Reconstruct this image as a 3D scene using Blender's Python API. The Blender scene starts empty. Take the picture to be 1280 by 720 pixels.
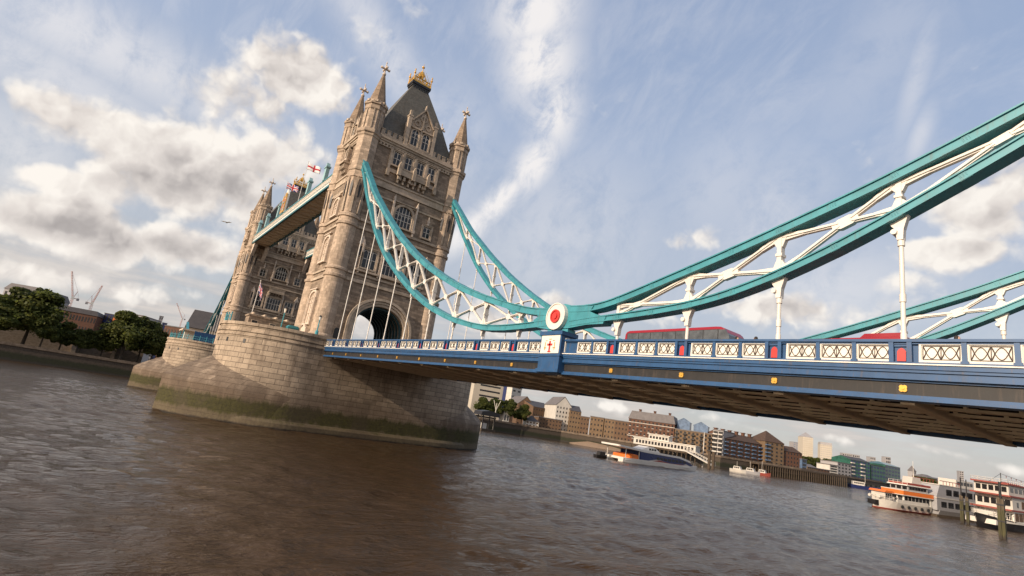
import bpy, bmesh, math, random
import numpy as np
from mathutils import Vector, Matrix
R = math.radians
SC = bpy.context.scene
COL = SC.collection
random.seed(7)
# ------------------------------------------------------------------ camera
CAM = Vector((93.592, -36.474, 5.84))
YAW, PITCH, ROLL, FPX = 0.9438063, 0.2468866, 0.1572481, 665.6535
fw = Vector((-math.sin(YAW)*math.cos(PITCH), math.cos(YAW)*math.cos(PITCH), math.sin(PITCH)))
r0 = Vector((math.cos(YAW), math.sin(YAW), 0)); u0 = r0.cross(fw)
rt = r0*math.cos(ROLL) + u0*math.sin(ROLL)
up = -r0*math.sin(ROLL) + u0*math.cos(ROLL)
cd = bpy.data.cameras.new('camera'); cam = bpy.data.objects.new('camera', cd); COL.objects.link(cam)
cam.matrix_world = Matrix(((rt.x, up.x, -fw.x, CAM.x), (rt.y, up.y, -fw.y, CAM.y), (rt.z, up.z, -fw.z, CAM.z), (0, 0, 0, 1)))
cd.sensor_width = 36; cd.lens = FPX/1280*36; cd.clip_end = 20000; cd.clip_start = 0.1
SC.camera = cam
def ray(u, v):
    return (fw + rt*((u-640)/FPX) - up*((v-360)/FPX))
def at(u, v, D):                       # world point seen at a photo position, D metres away over the ground
    d = ray(u, v); t = D/math.hypot(d.x, d.y); return CAM + d*t
# ------------------------------------------------------------------ view, sun, sky
SC.view_settings.view_transform = 'Standard'; SC.view_settings.look = 'None'
SC.view_settings.exposure = 0.09; SC.view_settings.gamma = 1
SC.render.engine = 'CYCLES'
SC.cycles.max_bounces = 6; SC.cycles.use_denoising = True
SUN = Vector((0.085, -0.996, 0)).normalized(); SUN_EL = R(21)
sdir = Vector((SUN.x*math.cos(SUN_EL), SUN.y*math.cos(SUN_EL), math.sin(SUN_EL)))
sl = bpy.data.lights.new('sun', 'SUN'); sl.energy = 4.8; sl.angle = R(0.6); sl.color = (1.0, 0.83, 0.65)
so = bpy.data.objects.new('sun', sl); COL.objects.link(so); so.rotation_euler = sdir.to_track_quat('Z', 'Y').to_euler(); so.location = (0, -200, 200)

W = bpy.data.worlds.new('World'); SC.world = W; W.use_nodes = True
W.cycles.sampling_method = 'MANUAL'; W.cycles.sample_map_resolution = 512
class NT:
    def __init__(s, nt): s.t = nt; s.n = nt.nodes; s.l = nt.links
    def new(s, typ, ins=None, **kw):
        n = s.n.new(typ)
        for k, v in kw.items(): setattr(n, k, v)
        for k, v in (ins or {}).items():
            if hasattr(v, 'is_output') or isinstance(v, bpy.types.NodeSocket): s.l.new(v, n.inputs[k])
            else: n.inputs[k].default_value = v
        return n
    def m(s, op, a, b=0.0, c=0.0, clamp=False):
        n = s.new('ShaderNodeMath', {0: a, 1: b, 2: c}, operation=op); n.use_clamp = clamp; return n.outputs[0]
    def dot(s, a, vec): return s.new('ShaderNodeVectorMath', {0: a, 1: vec}, operation='DOT_PRODUCT').outputs['Value']
    def vm(s, op, a, b): return s.new('ShaderNodeVectorMath', {0: a, 1: b}, operation=op).outputs[0]
    def mix(s, f, a, b, typ='MIX'):
        n = s.new('ShaderNodeMixRGB', {0: f, 1: a, 2: b}, blend_type=typ); return n.outputs[0]
    def ramp(s, f, stops, interp='LINEAR'):
        n = s.new('ShaderNodeValToRGB', {0: f}); cr = n.color_ramp; cr.interpolation = interp
        while len(cr.elements) < len(stops): cr.elements.new(0.5)
        for e, (p, c) in zip(cr.elements, stops): e.position = p; e.color = (*c, 1) if len(c) == 3 else c
        return n.outputs[0]
    def smooth(s, x, a, b):
        n = s.new('ShaderNodeMapRange', {0: x, 1: a, 2: b, 3: 0.0, 4: 1.0}, interpolation_type='SMOOTHSTEP'); return n.outputs[0]
    def noise(s, vec, scale, detail=6, rough=0.55, dist=0.0):
        return s.new('ShaderNodeTexNoise', {'Vector': vec, 'Scale': scale, 'Detail': detail, 'Roughness': rough, 'Distortion': dist}).outputs[0]
def sky():
    t = NT(W.node_tree); t.n.clear()
    d = t.new('ShaderNodeTexCoord').outputs['Generated']
    d = t.new('ShaderNodeVectorMath', {0: d}, operation='NORMALIZE').outputs[0]
    sk = t.new('ShaderNodeTexSky', sky_type='NISHITA', sun_disc=False, sun_elevation=SUN_EL, sun_rotation=math.atan2(SUN.x, SUN.y),
               air_density=1.0, dust_density=1.6, ozone_density=2.0, altitude=50)
    base = sk.outputs[0]
    sep = t.new('ShaderNodeSeparateXYZ', {0: d}); z = sep.outputs[2]
    def blobs(lst):
        acc = None
        for (u, v, ru, rv, ang, w) in lst:
            c = ray(u, v); dist = c.length; c.normalize()
            a = R(ang); e1 = rt*math.cos(a) - up*math.sin(a); e2 = rt*math.sin(a) + up*math.cos(a)
            e1 = (e1 - c*e1.dot(c)).normalized(); e2 = (e2 - c*e2.dot(c)).normalized()
            k = 1.0/dist/FPX
            s1 = ru*k; s2 = rv*k
            x = t.dot(d, tuple(e1/s1)); y = t.dot(d, tuple(e2/s2))
            q = t.m('MULTIPLY_ADD', x, x, t.m('MULTIPLY', y, y))
            g = t.m('MULTIPLY', t.m('EXPONENT', t.m('MULTIPLY', q, -1.0)), w)
            acc = g if acc is None else t.m('MAXIMUM', acc, g)
        return acc
    # cumulus: where they stand in the sky of that afternoon
    cum = blobs([(380, 100, 80, 45, 10, 1.0), (300, 130, 85, 45, 5, .85), (435, 130, 35, 40, 0, .7), (150, 165, 95, 42, 12, .95), (80, 140, 55, 28, 15, .7), (260, 200, 120, 60, 15, 1.0),
                 (360, 205, 80, 65, 10, 1.0), (215, 235, 100, 45, 10, .9), (60, 225, 60, 26, 10, .8), (60, 275, 100, 42, 10, 1.0), (180, 305, 110, 38, 10, 1.0), (255, 322, 60, 26, 10, .8),
                 (40, 345, 90, 22, 9, .75), (160, 362, 110, 20, 9, .7), (330, 255, 50, 40, 9, .8), (60, 390, 90, 14, 9, .6),
                 (868, 300, 42, 24, 5, .75), (1225, 265, 80, 48, 20, .9), (1275, 235, 45, 60, 10, .85), (1190, 312, 85, 26, 5, .8), (950, 385, 130, 24, 5, .8), (800, 392, 70, 18, 8, .6), (1120, 350, 30, 16, 0, .55),
                 (600, 405, 70, 22, 8, .75), (460, 405, 60, 22, 8, .8), (690, 375, 40, 14, 8, .55),
                 (760, 508, 60, 8, 9, .42), (860, 515, 80, 7, 9, .36), (1060, 552, 60, 7, 9, .36), (1160, 560, 60, 7, 9, .42), (1250, 583, 40, 8, 9, .38), (940, 535, 60, 6, 9, .36)])
    grey = blobs([(280, 240, 110, 42, 15, 1.0), (370, 235, 70, 45, 10, .9), (110, 292, 150, 24, 10, 1.0), (230, 335, 70, 18, 9, .8), (150, 195, 60, 16, 10, .45), (70, 250, 60, 10, 10, .4), (30, 370, 90, 14, 9, .7),
                  (1200, 300, 70, 18, 5, .8), (1262, 275, 40, 22, 5, .9), (880, 385, 60, 14, 5, .4)])
    cir = blobs([(668, 15, 56, 50, -10, 1.15), (674, 75, 48, 60, 0, 1.15), (692, 140, 33, 55, 5, 1.05), (668, 205, 24, 50, 35, 1.15), (625, 250, 16, 46, 45, 1.3), (585, 288, 18, 45, 50, 1.2),
                 (480, 60, 30, 130, -35, .6), (120, 50, 240, 50, 25, .62), (60, 90, 170, 40, 28, .5), (20, 190, 70, 60, 10, .5), (960, 290, 60, 110, 15, .42), (1145, 100, 14, 80, 0, .4), (1150, 170, 12, 40, 5, .5),
                 (700, 290, 130, 120, 0, .38), (900, 230, 70, 90, 20, .3), (560, 180, 60, 80, 10, .4), (1040, 360, 120, 60, 0, .5), (1100, 60, 60, 160, 20, .2)])
    wob = t.new('ShaderNodeTexNoise', {'Vector': d, 'Scale': 16.0, 'Detail': 3, 'Roughness': .6})
    def billow(v):
        v = t.vm('ADD', v, t.new('ShaderNodeVectorMath', {0: t.vm('SUBTRACT', wob.outputs['Color'], (.5, .5, .5)), 'Scale': .075}, operation='SCALE').outputs[0])
        acc = t.m('MULTIPLY', t.noise(v, 6.0, 5, .58), .62)
        for sc_, w_ in ((10.0, .36), (27.0, .17)):
            vo = t.new('ShaderNodeTexVoronoi', {'Vector': v, 'Scale': sc_}, feature='F1').outputs['Distance']
            acc = t.m('ADD', acc, t.m('MULTIPLY', t.m('SUBTRACT', 1.0, vo), w_))
        return acc
    n1 = billow(d)
    up_off = t.vm('ADD', d, tuple((sdir*0.5 + Vector((0, 0, 1)) - rt*.5)*0.016))
    n2 = billow(up_off)
    den = t.m('ADD', cum, t.m('MULTIPLY', t.m('SUBTRACT', n1, 0.61), 1.9))
    fine = t.noise(d, 42.0, 3, .6)
    den = t.m('ADD', den, t.m('MULTIPLY', t.m('SUBTRACT', fine, .5), .22))
    alpha = t.smooth(den, 0.24, 0.66)
    light = t.m('ADD', t.m('MULTIPLY', t.m('SUBTRACT', n1, n2), 1.9), 0.86)
    shade = t.m('SUBTRACT', light, t.m('MULTIPLY', grey, t.m('MULTIPLY', t.smooth(den, .45, 1.0), .46)), clamp=True)
    ccol = t.ramp(shade, [(0.0, (.26, .24, .24)), (.40, (.44, .41, .40)), (.72, (.70, .65, .615)), (1.0, (.91, .86, .80))])
    # high thin cloud
    mp = t.new('ShaderNodeMapping', {'Vector': d, 'Rotation': (0, 0, R(35)), 'Scale': (3.2, 9.0, 3.2)})
    cn = t.noise(mp.outputs[0], 2.2, 7, .65, .4)
    wisp = t.noise(d, 16.0, 8, .68, .5)
    calpha = t.m('MULTIPLY', cir, t.smooth(t.m('ADD', t.m('MULTIPLY', wisp, .65), t.m('MULTIPLY', cn, .55)), .32, .70), clamp=True)
    veil = t.m('MULTIPLY', t.smooth(cn, .35, .75), .20)
    calpha = t.m('MAXIMUM', t.m('MULTIPLY', calpha, .95), veil)
    # stratus banks low down
    mp2 = t.new('ShaderNodeMapping', {'Vector': d, 'Scale': (1.6, 1.6, 13.0)})
    sn = t.noise(mp2.outputs[0], 2.6, 6, .6, .2)
    low = t.m('MULTIPLY', t.smooth(sn, .40, .62), t.m('SUBTRACT', 1.0, t.smooth(z, .06, .26)))
    sky_c = t.mix(1.0, base, (1.0, .93, .94, 1), 'MULTIPLY')
    sky_c = t.new('ShaderNodeVectorMath', {0: sky_c, 'Scale': SKY_GAIN}, operation='SCALE').outputs[0]
    # milky air: the blue thins out towards the horizon
    milk = t.ramp(z, [(0.0, (.58, .55, .52)), (.16, (.55, .585, .63)), (.5, (.42, .52, .71)), (1.0, (.30, .40, .63))])
    sky_c = t.mix(.72, sky_c, milk)
    c = t.mix(calpha, sky_c, (.86, .83, .82, 1))
    lowc = t.ramp(sn, [(.42, (.47, .43, .42)), (.6, (.66, .60, .56)), (.72, (.80, .71, .62))])
    c = t.mix(t.m('MULTIPLY', low, .8), c, lowc)
    c = t.mix(alpha, c, ccol)
    ang = t.m('ARCCOSINE', t.m('MINIMUM', t.dot(d, tuple(sdir)), .9999))
    glow = t.m('EXPONENT', t.m('MULTIPLY', t.m('POWER', t.m('DIVIDE', ang, .75), 2.0), -1.0))
    c = t.mix(1.0, c, t.new('ShaderNodeVectorMath', {0: (1.0, .78, .55), 'Scale': t.m('MULTIPLY', glow, GLOW)}, operation='SCALE').outputs[0], 'ADD')
    bg = t.new('ShaderNodeBackground', {0: c, 1: 1.0})
    o = t.new('ShaderNodeOutputWorld'); t.l.new(bg.outputs[0], o.inputs[0])
SKY_GAIN = 0.10; GLOW = 1.0          # the bright sky round the low sun, behind the camera
sky()
# ------------------------------------------------------------------ mesh helpers
ORG = {}
class MB:
    def __init__(s): s.v = []; s.f = []; s.mi = []; s.T = None; s.cur = 0; s.attr = None
    def add(s, vs, fs, mi=None):
        b = len(s.v); T = s.T
        for p in vs: s.v.append(T @ Vector(p) if T else Vector(p))
        for f in fs: s.f.append([i+b for i in f]); s.mi.append(s.cur if mi is None else mi)
    def box(s, x0, x1, y0, y1, z0, z1, mi=None):
        s.add([(x0,y0,z0),(x1,y0,z0),(x1,y1,z0),(x0,y1,z0),(x0,y0,z1),(x1,y0,z1),(x1,y1,z1),(x0,y1,z1)],
              [(0,3,2,1),(4,5,6,7),(0,1,5,4),(1,2,6,5),(2,3,7,6),(3,0,4,7)], mi)
    def bar(s, p, q, w, h, upv=(0,0,1), mi=None, w2=None, h2=None):
        p = Vector(p); q = Vector(q); a = (q-p).normalized(); u = Vector(upv)
        sd = a.cross(u)
        if sd.length < 1e-4: sd = a.cross(Vector((1,0,0)))
        sd.normalize(); u = sd.cross(a)
        w2 = w if w2 is None else w2; h2 = h if h2 is None else h2
        vs = [p-sd*w/2-u*h/2, p+sd*w/2-u*h/2, p+sd*w/2+u*h/2, p-sd*w/2+u*h/2, q-sd*w2/2-u*h2/2, q+sd*w2/2-u*h2/2, q+sd*w2/2+u*h2/2, q-sd*w2/2+u*h2/2]
        s.add(vs, [(0,1,2,3),(7,6,5,4),(0,4,5,1),(1,5,6,2),(2,6,7,3),(3,7,4,0)], mi)
    def tube(s, p, q, r, n=8, r2=None, mi=None):
        p = Vector(p); q = Vector(q); a = (q-p).normalized(); r2 = r if r2 is None else r2
        b = a.orthogonal().normalized(); c = a.cross(b); vs = []
        for (o, rr) in ((p, r), (q, r2)):
            for i in range(n): t = 2*math.pi*i/n; vs.append(o+(b*math.cos(t)+c*math.sin(t))*rr)
        fs = [(i, (i+1)%n, n+(i+1)%n, n+i) for i in range(n)] + [tuple(range(n-1,-1,-1)), tuple(range(n,2*n))]
        s.add(vs, fs, mi)
    def lathe(s, prof, n=16, cx=0, cy=0, ph=0, sq=None, mi=None, cap=True):
        vs = []
        for k, (r, z) in enumerate(prof):
            for i in range(n):
                t = 2*math.pi*(i)/n+ph
                rr = r
                if sq and sq[k]:                # octagon outline
                    a = (t % (math.pi/4)) - math.pi/8
                    rr = r*(1+(math.cos(math.pi/8)/math.cos(a)-1)*sq[k]*1.0)*1.03
                vs.append((cx+rr*math.cos(t), cy+rr*math.sin(t), z))
        fs = []
        for k in range(len(prof)-1):
            for i in range(n): fs.append((k*n+i, k*n+(i+1)%n, (k+1)*n+(i+1)%n, (k+1)*n+i))
        if cap: fs.append(tuple(range(n-1,-1,-1))); fs.append(tuple(range((len(prof)-1)*n, len(prof)*n)))
        s.add(vs, fs, mi)
    def prism(s, poly, n0, n1, fr=None, mi=None):
        """poly in (u,v); fr(u,v,n)->xyz"""
        fr = fr or (lambda u, v, n: (u, v, n))
        bm = bmesh.new(); vv = [bm.verts.new((u, v, 0)) for u, v in poly]; f = bm.faces.new(vv); f.normal_update()
        bmesh.ops.triangulate(bm, faces=[f]); bm.verts.index_update()
        tris = [[v.index for v in t.verts] for t in bm.faces]; bm.free()
        N = len(poly)
        ar = sum(poly[i][0]*poly[(i+1)%N][1]-poly[(i+1)%N][0]*poly[i][1] for i in range(N))
        vs = [fr(u, v, n0) for u, v in poly] + [fr(u, v, n1) for u, v in poly]
        fs = []
        for t in tris:
            a = [poly[i] for i in t]; ta = (a[1][0]-a[0][0])*(a[2][1]-a[0][1])-(a[2][0]-a[0][0])*(a[1][1]-a[0][1])
            if ta < 0: t = t[::-1]
            fs.append(t[::-1]); fs.append([i+N for i in t])
        for i in range(N):
            j = (i+1) % N
            fs.append((i, j, j+N, i+N) if ar > 0 else (j, i, i+N, j+N))
        s.add(vs, fs, mi)
    def ring(s, outer, inner, n0, n1, fr):       # frame between two outlines with equal counts
        N = len(outer)
        for i in range(N):
            j = (i+1) % N
            s.prism([outer[i], outer[j], inner[j], inner[i]], n0, n1, fr)
    def mesh(s, name, mats, org=Vector((0,0,0)), smooth=False):
        me = bpy.data.meshes.new(name)
        me.from_pydata([tuple(v-org) for v in s.v], [], s.f)
        for m in (mats if isinstance(mats, (list, tuple)) else [mats]): me.materials.append(m)
        if any(s.mi): me.polygons.foreach_set('material_index', s.mi)
        if smooth: me.polygons.foreach_set('use_smooth', [True]*len(me.polygons))
        me.update(); return me
    def build(s, name, mats, parent=None, org=None, smooth=False):
        o_ = Vector(org) if org is not None else ORG[parent] if parent else Vector((0,0,0))
        ob = bpy.data.objects.new(name, s.mesh(name, mats, o_, smooth)); COL.objects.link(ob)
        if parent: ob.parent = parent; ob.location = o_-ORG[parent]
        else: ob.location = o_
        ORG[ob] = o_; return ob
def tag(o, label=None, cat=None, group=None, kind=None):
    if label: o['label'] = label
    if cat: o['category'] = cat
    if group: o['group'] = group
    if kind: o['kind'] = kind
    return o
def empty(name, org, label, cat, group=None):
    o = bpy.data.objects.new(name, None); COL.objects.link(o); o.location = org; o.empty_display_size = .5; ORG[o] = Vector(org)
    return tag(o, label, cat, group)
def inst(name, me, parent, M):
    o = bpy.data.objects.new(name, me); COL.objects.link(o)
    if parent:
        o.parent = parent; o.matrix_local = Matrix.Translation(-ORG[parent]) @ M
    else: o.matrix_local = M
    ORG[o] = M.translation.copy(); return o
def copy_tree(o, parent=None):
    c = o.copy(); COL.objects.link(c); c.parent = parent; ORG[c] = ORG.get(o, Vector())
    for ch in [k for k in bpy.data.objects if k.parent == o]: copy_tree(ch, c)
    return c
def rect(u0, u1, v0, v1): return [(u0, v0), (u1, v0), (u1, v1), (u0, v1)]
def archpoly(w, h, rise, n=10, point=0.0):      # opening outline: base centre at 0,0
    p = [(-w/2, 0), (w/2, 0), (w/2, h-rise)]
    for i in range(1, n):
        t = math.pi*i/n; x = math.cos(t)*w/2; y = math.sin(t)*rise
        p.append((x, h-rise+y))
    p.append((-w/2, h-rise)); return p
FR = lambda u, v, n: (u, v, n)
# ------------------------------------------------------------------ materials
def mat(name): 
    m = bpy.data.materials.new(name); m.use_nodes = True; t = NT(m.node_tree); b = t.n['Principled BSDF']; return m, t, b
def pos(t): return t.new('ShaderNodeNewGeometry').outputs['Position']
def wallvec(t):
    g = t.new('ShaderNodeNewGeometry'); P = g.outputs['Position']; N = g.outputs['True Normal']
    T = t.vm('CROSS_PRODUCT', N, (0, 0, 1)); T = t.new('ShaderNodeVectorMath', {0: T}, operation='NORMALIZE').outputs[0]
    u = t.new('ShaderNodeVectorMath', {0: P, 1: T}, operation='DOT_PRODUCT').outputs['Value']
    z = t.new('ShaderNodeSeparateXYZ', {0: P}).outputs[2]
    return t.new('ShaderNodeCombineXYZ', {0: u, 1: z, 2: 0.0}).outputs[0], P, z
def sep_rgb(c): return (*c, 1)
def plain(name, c, rough=.5, var=.12, scale=1.5, metal=0, spec=.5, streak=0.0):
    m, t, b = mat(name); P = pos(t)
    n = t.noise(P, scale, 5, .6)
    lo = tuple(x*(1-var) for x in c); hi = tuple(min(1, x*(1+var)) for x in c)
    col = t.ramp(n, [(.3, lo), (.7, hi)])
    if streak:
        mp = t.new('ShaderNodeMapping', {'Vector': P, 'Scale': (3, 3, .35)})
        s = t.smooth(t.noise(mp.outputs[0], 1.6, 5, .65), .52, .72)
        col = t.mix(t.m('MULTIPLY', s, streak), col, (.10, .07, .05, 1))
    t.l.new(col, b.inputs['Base Color']); b.inputs['Roughness'].default_value = rough
    t.l.new(t.m('ADD', t.m('MULTIPLY', n, .2), rough-.1), b.inputs['Roughness'])
    b.inputs['Metallic'].default_value = metal; b.inputs['Specular IOR Level'].default_value = spec
    return m
def stone(name, c, bw, bh, contrast=.22, mortar=.55, dirt=.45, bump=.4, rough=.85, msize=.012):
    m, t, b = mat(name); v, P, z = wallvec(t)
    br = t.new('ShaderNodeTexBrick', {'Vector': v, 'Color1': sep_rgb([x*(1-contrast) for x in c]), 'Color2': sep_rgb([min(1, x*(1+contrast)) for x in c]),
        'Mortar': sep_rgb([x*mortar for x in c]), 'Scale': 1.0, 'Mortar Size': msize, 'Mortar Smooth': .3, 'Bias': 0.0, 'Brick Width': bw, 'Row Height': bh})
    br.offset = .5
    n = t.noise(P, .55, 7, .65); n2 = t.noise(P, 6.0, 4, .6)
    col = t.mix(t.m('MULTIPLY', t.smooth(n, .42, .72), dirt), br.outputs[0], (.085, .06, .042, 1))
    mp = t.new('ShaderNodeMapping', {'Vector': P, 'Scale': (1.6, 1.6, .14)})
    st = t.smooth(t.noise(mp.outputs[0], 1.1, 6, .7), .50, .75)
    col = t.mix(t.m('MULTIPLY', st, dirt*.8), col, (.07, .05, .036, 1))
    col = t.mix(.22, col, t.ramp(n2, [(.3, (.05, .04, .03)), (.7, (.55, .46, .36))]), 'OVERLAY')
    t.l.new(col, b.inputs['Base Color']); b.inputs['Roughness'].default_value = rough; b.inputs['Specular IOR Level'].default_value = .25
    h = t.m('ADD', t.m('MULTIPLY', br.outputs['Fac'], -.6), t.m('MULTIPLY', n2, .5))
    bp = t.new('ShaderNodeBump', {'Height': h, 'Strength': bump, 'Distance': .05}); t.l.new(bp.outputs[0], b.inputs['Normal'])
    return m
M = {}
M['shaft'] = stone('rubble_stone', (.305, .238, .178), 1.1, .42, .30, .50, .46, .8)
M['dress'] = stone('dressed_stone', (.50, .41, .315), 1.3, .55, .14, .70, .36, .35)
M['turret'] = stone('turret_stone', (.475, .375, .285), 1.2, .48, .22, .62, .34, .4)
M['spire'] = stone('spire_stone', (.30, .225, .16), .8, .3, .2, .55, .5, .4)
M['carved'] = plain('carved_stone', (.56, .46, .365), .85, .25, 3.0, streak=.25)
M['slate'] = stone('slate', (.130, .124, .104), .35, .28, .18, .7, .25, .25, .6)
M['glass'] = plain('window_glass', (.018, .017, .018), .12, .4, .8)
M['mullion'] = plain('white_frame', (.56, .51, .44), .6, .1)
M['teal'] = plain('teal_paint', (.042, .232, .270), .45, .16, 1.2, streak=.32)
M['tealpale'] = plain('pale_teal_paint', (.26, .42, .42), .5, .12, 1.2, streak=.2)
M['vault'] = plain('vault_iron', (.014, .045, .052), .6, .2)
M['tealdark'] = plain('deep_teal_paint', (.03, .14, .16), .5, .12, 1.2)
M['blue'] = plain('blue_paint', (.014, .066, .165), .45, .16, 1.5, streak=.42)
M['white'] = plain('cream_white_paint', (.66, .615, .55), .5, .06, 1.5, streak=.12)
M['cream'] = plain('cream_panel', (.68, .645, .57), .6, .06, 2.0, streak=.10)
M['pattern'] = plain('dark_bronze_tracery', (.055, .034, .024), .6, .2)
M['red'] = plain('signal_red', (.52, .035, .028), .4, .08)
M['gold'] = plain('gilding', (.66, .37, .065), .38, .12, 4, metal=.55)
M['soffitshade'] = plain('shade_toned_steel', (.05, .038, .028), .8, .3, 1.2)  # dark colour stands in for the shade in the gaps under the deck
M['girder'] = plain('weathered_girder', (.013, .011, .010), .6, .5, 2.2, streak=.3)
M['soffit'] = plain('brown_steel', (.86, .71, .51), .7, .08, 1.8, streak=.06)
M['black'] = plain('black_iron', (.016, .015, .015), .5, .2)
M['asphalt'] = plain('asphalt', (.05, .05, .05), .9, .2, 4)
M['busred'] = plain('bus_red', (.27, .008, .02), .25, .05)
M['busglass'] = plain('bus_glass', (.06, .065, .068), .12, .5, 1.6, 0, .9)
M['rubber'] = plain('rubber', (.02, .02, .02), .8, .1)
M['skin'] = plain('skin', (.45, .27, .19), .6, .05); M['hair'] = plain('dark_hair', (.02, .014, .01), .7, .1)
M['coat'] = plain('dark_coat', (.03, .03, .045), .85, .1)
# ------------------------------------------------------------------ water and ground
def water():
    m, t, b = mat('river_water'); P = pos(t)
    mp = t.new('ShaderNodeMapping', {'Vector': P, 'Rotation': (0, 0, R(25)), 'Scale': (1.0, 0.45, 1.0)})
    n1 = t.noise(mp.outputs[0], 1.1, 6, .6, .5); n4 = t.noise(mp.outputs[0], 3.6, 4, .6, .3); n2 = t.noise(mp.outputs[0], .16, 5, .6, .4); n3 = t.noise(P, .022, 4, .6, .6)
    h = t.m('ADD', t.m('MULTIPLY', n4, .22), t.m('ADD', t.m('MULTIPLY', n1, .46), t.m('MULTIPLY', n2, .9)))
    bp = t.new('ShaderNodeBump', {'Height': h, 'Strength': WATER_BUMP, 'Distance': .5}); t.l.new(bp.outputs[0], b.inputs['Normal'])
    col = t.ramp(n3, [(.35, (.042, .024, .012)), (.65, (.058, .035, .019))])
    t.l.new(col, b.inputs['Base Color']); b.inputs['IOR'].default_value = 1.33
    b.inputs['Specular IOR Level'].default_value = .29
    t.l.new(t.m('ADD', t.m('MULTIPLY', t.smooth(n3, .4, .65), .08), .06), b.inputs['Roughness'])
    x = np.concatenate([np.arange(-90, 112.01, .45)]); y = np.arange(-62, 150.01, .45)
    X, Y = np.meshgrid(x, y, indexing='ij'); Z = np.zeros_like(X)
    rg = np.random.RandomState(3)
    for i in range(64):
        lam = 1.2*(6.0/1.2)**rg.rand(); th = R(200)+rg.randn()*.75; k = 2*np.pi/lam
        a = .0050*lam**.75*(.5+rg.rand()); ph = rg.rand()*6.28
        s = k*(X*np.cos(th)+Y*np.sin(th))+ph+.8*np.sin(.07*X+i)+.8*np.sin(.06*Y+2*i)
        Z += a*(np.sin(s)+.25*np.sin(2*s+1))
    gust = .75+.35*np.sin(.05*X+.09*Y+1)*np.sin(.043*Y-.03*X)
    Z *= gust
    e = np.minimum(np.minimum(X-x[0], x[-1]-X)/25, np.minimum(Y-y[0], y[-1]-Y)/25); Z *= np.clip(e, 0, 1)
    nx, ny = X.shape
    vs = np.stack([X, Y, Z], -1).reshape(-1, 3); idx = np.arange(nx*ny).reshape(nx, ny)
    fs = np.stack([idx[:-1, :-1], idx[1:, :-1], idx[1:, 1:], idx[:-1, 1:]], -1).reshape(-1, 4).tolist()
    vs = vs.tolist(); n0 = len(vs)
    x0, x1, y0, y1 = x[0], x[-1], y[0], y[-1]; B = 9000
    xs = [-B, x0, x1, B]; ys = [-B, y0, y1, B]
    for i in range(3):
        for j in range(3):
            if i == 1 and j == 1: continue
            k = len(vs); vs += [(xs[i], ys[j], 0), (xs[i+1], ys[j], 0), (xs[i+1], ys[j+1], 0), (xs[i], ys[j+1], 0)]; fs.append((k, k+1, k+2, k+3))
    me = bpy.data.meshes.new('river'); me.from_pydata(vs, [], fs); me.materials.append(m)
    me.polygons.foreach_set('use_smooth', [True]*len(me.polygons)); me.update()
    o = bpy.data.objects.new('water', me); COL.objects.link(o); o['kind'] = 'structure'
WATER_BUMP = .95
water()
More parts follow.
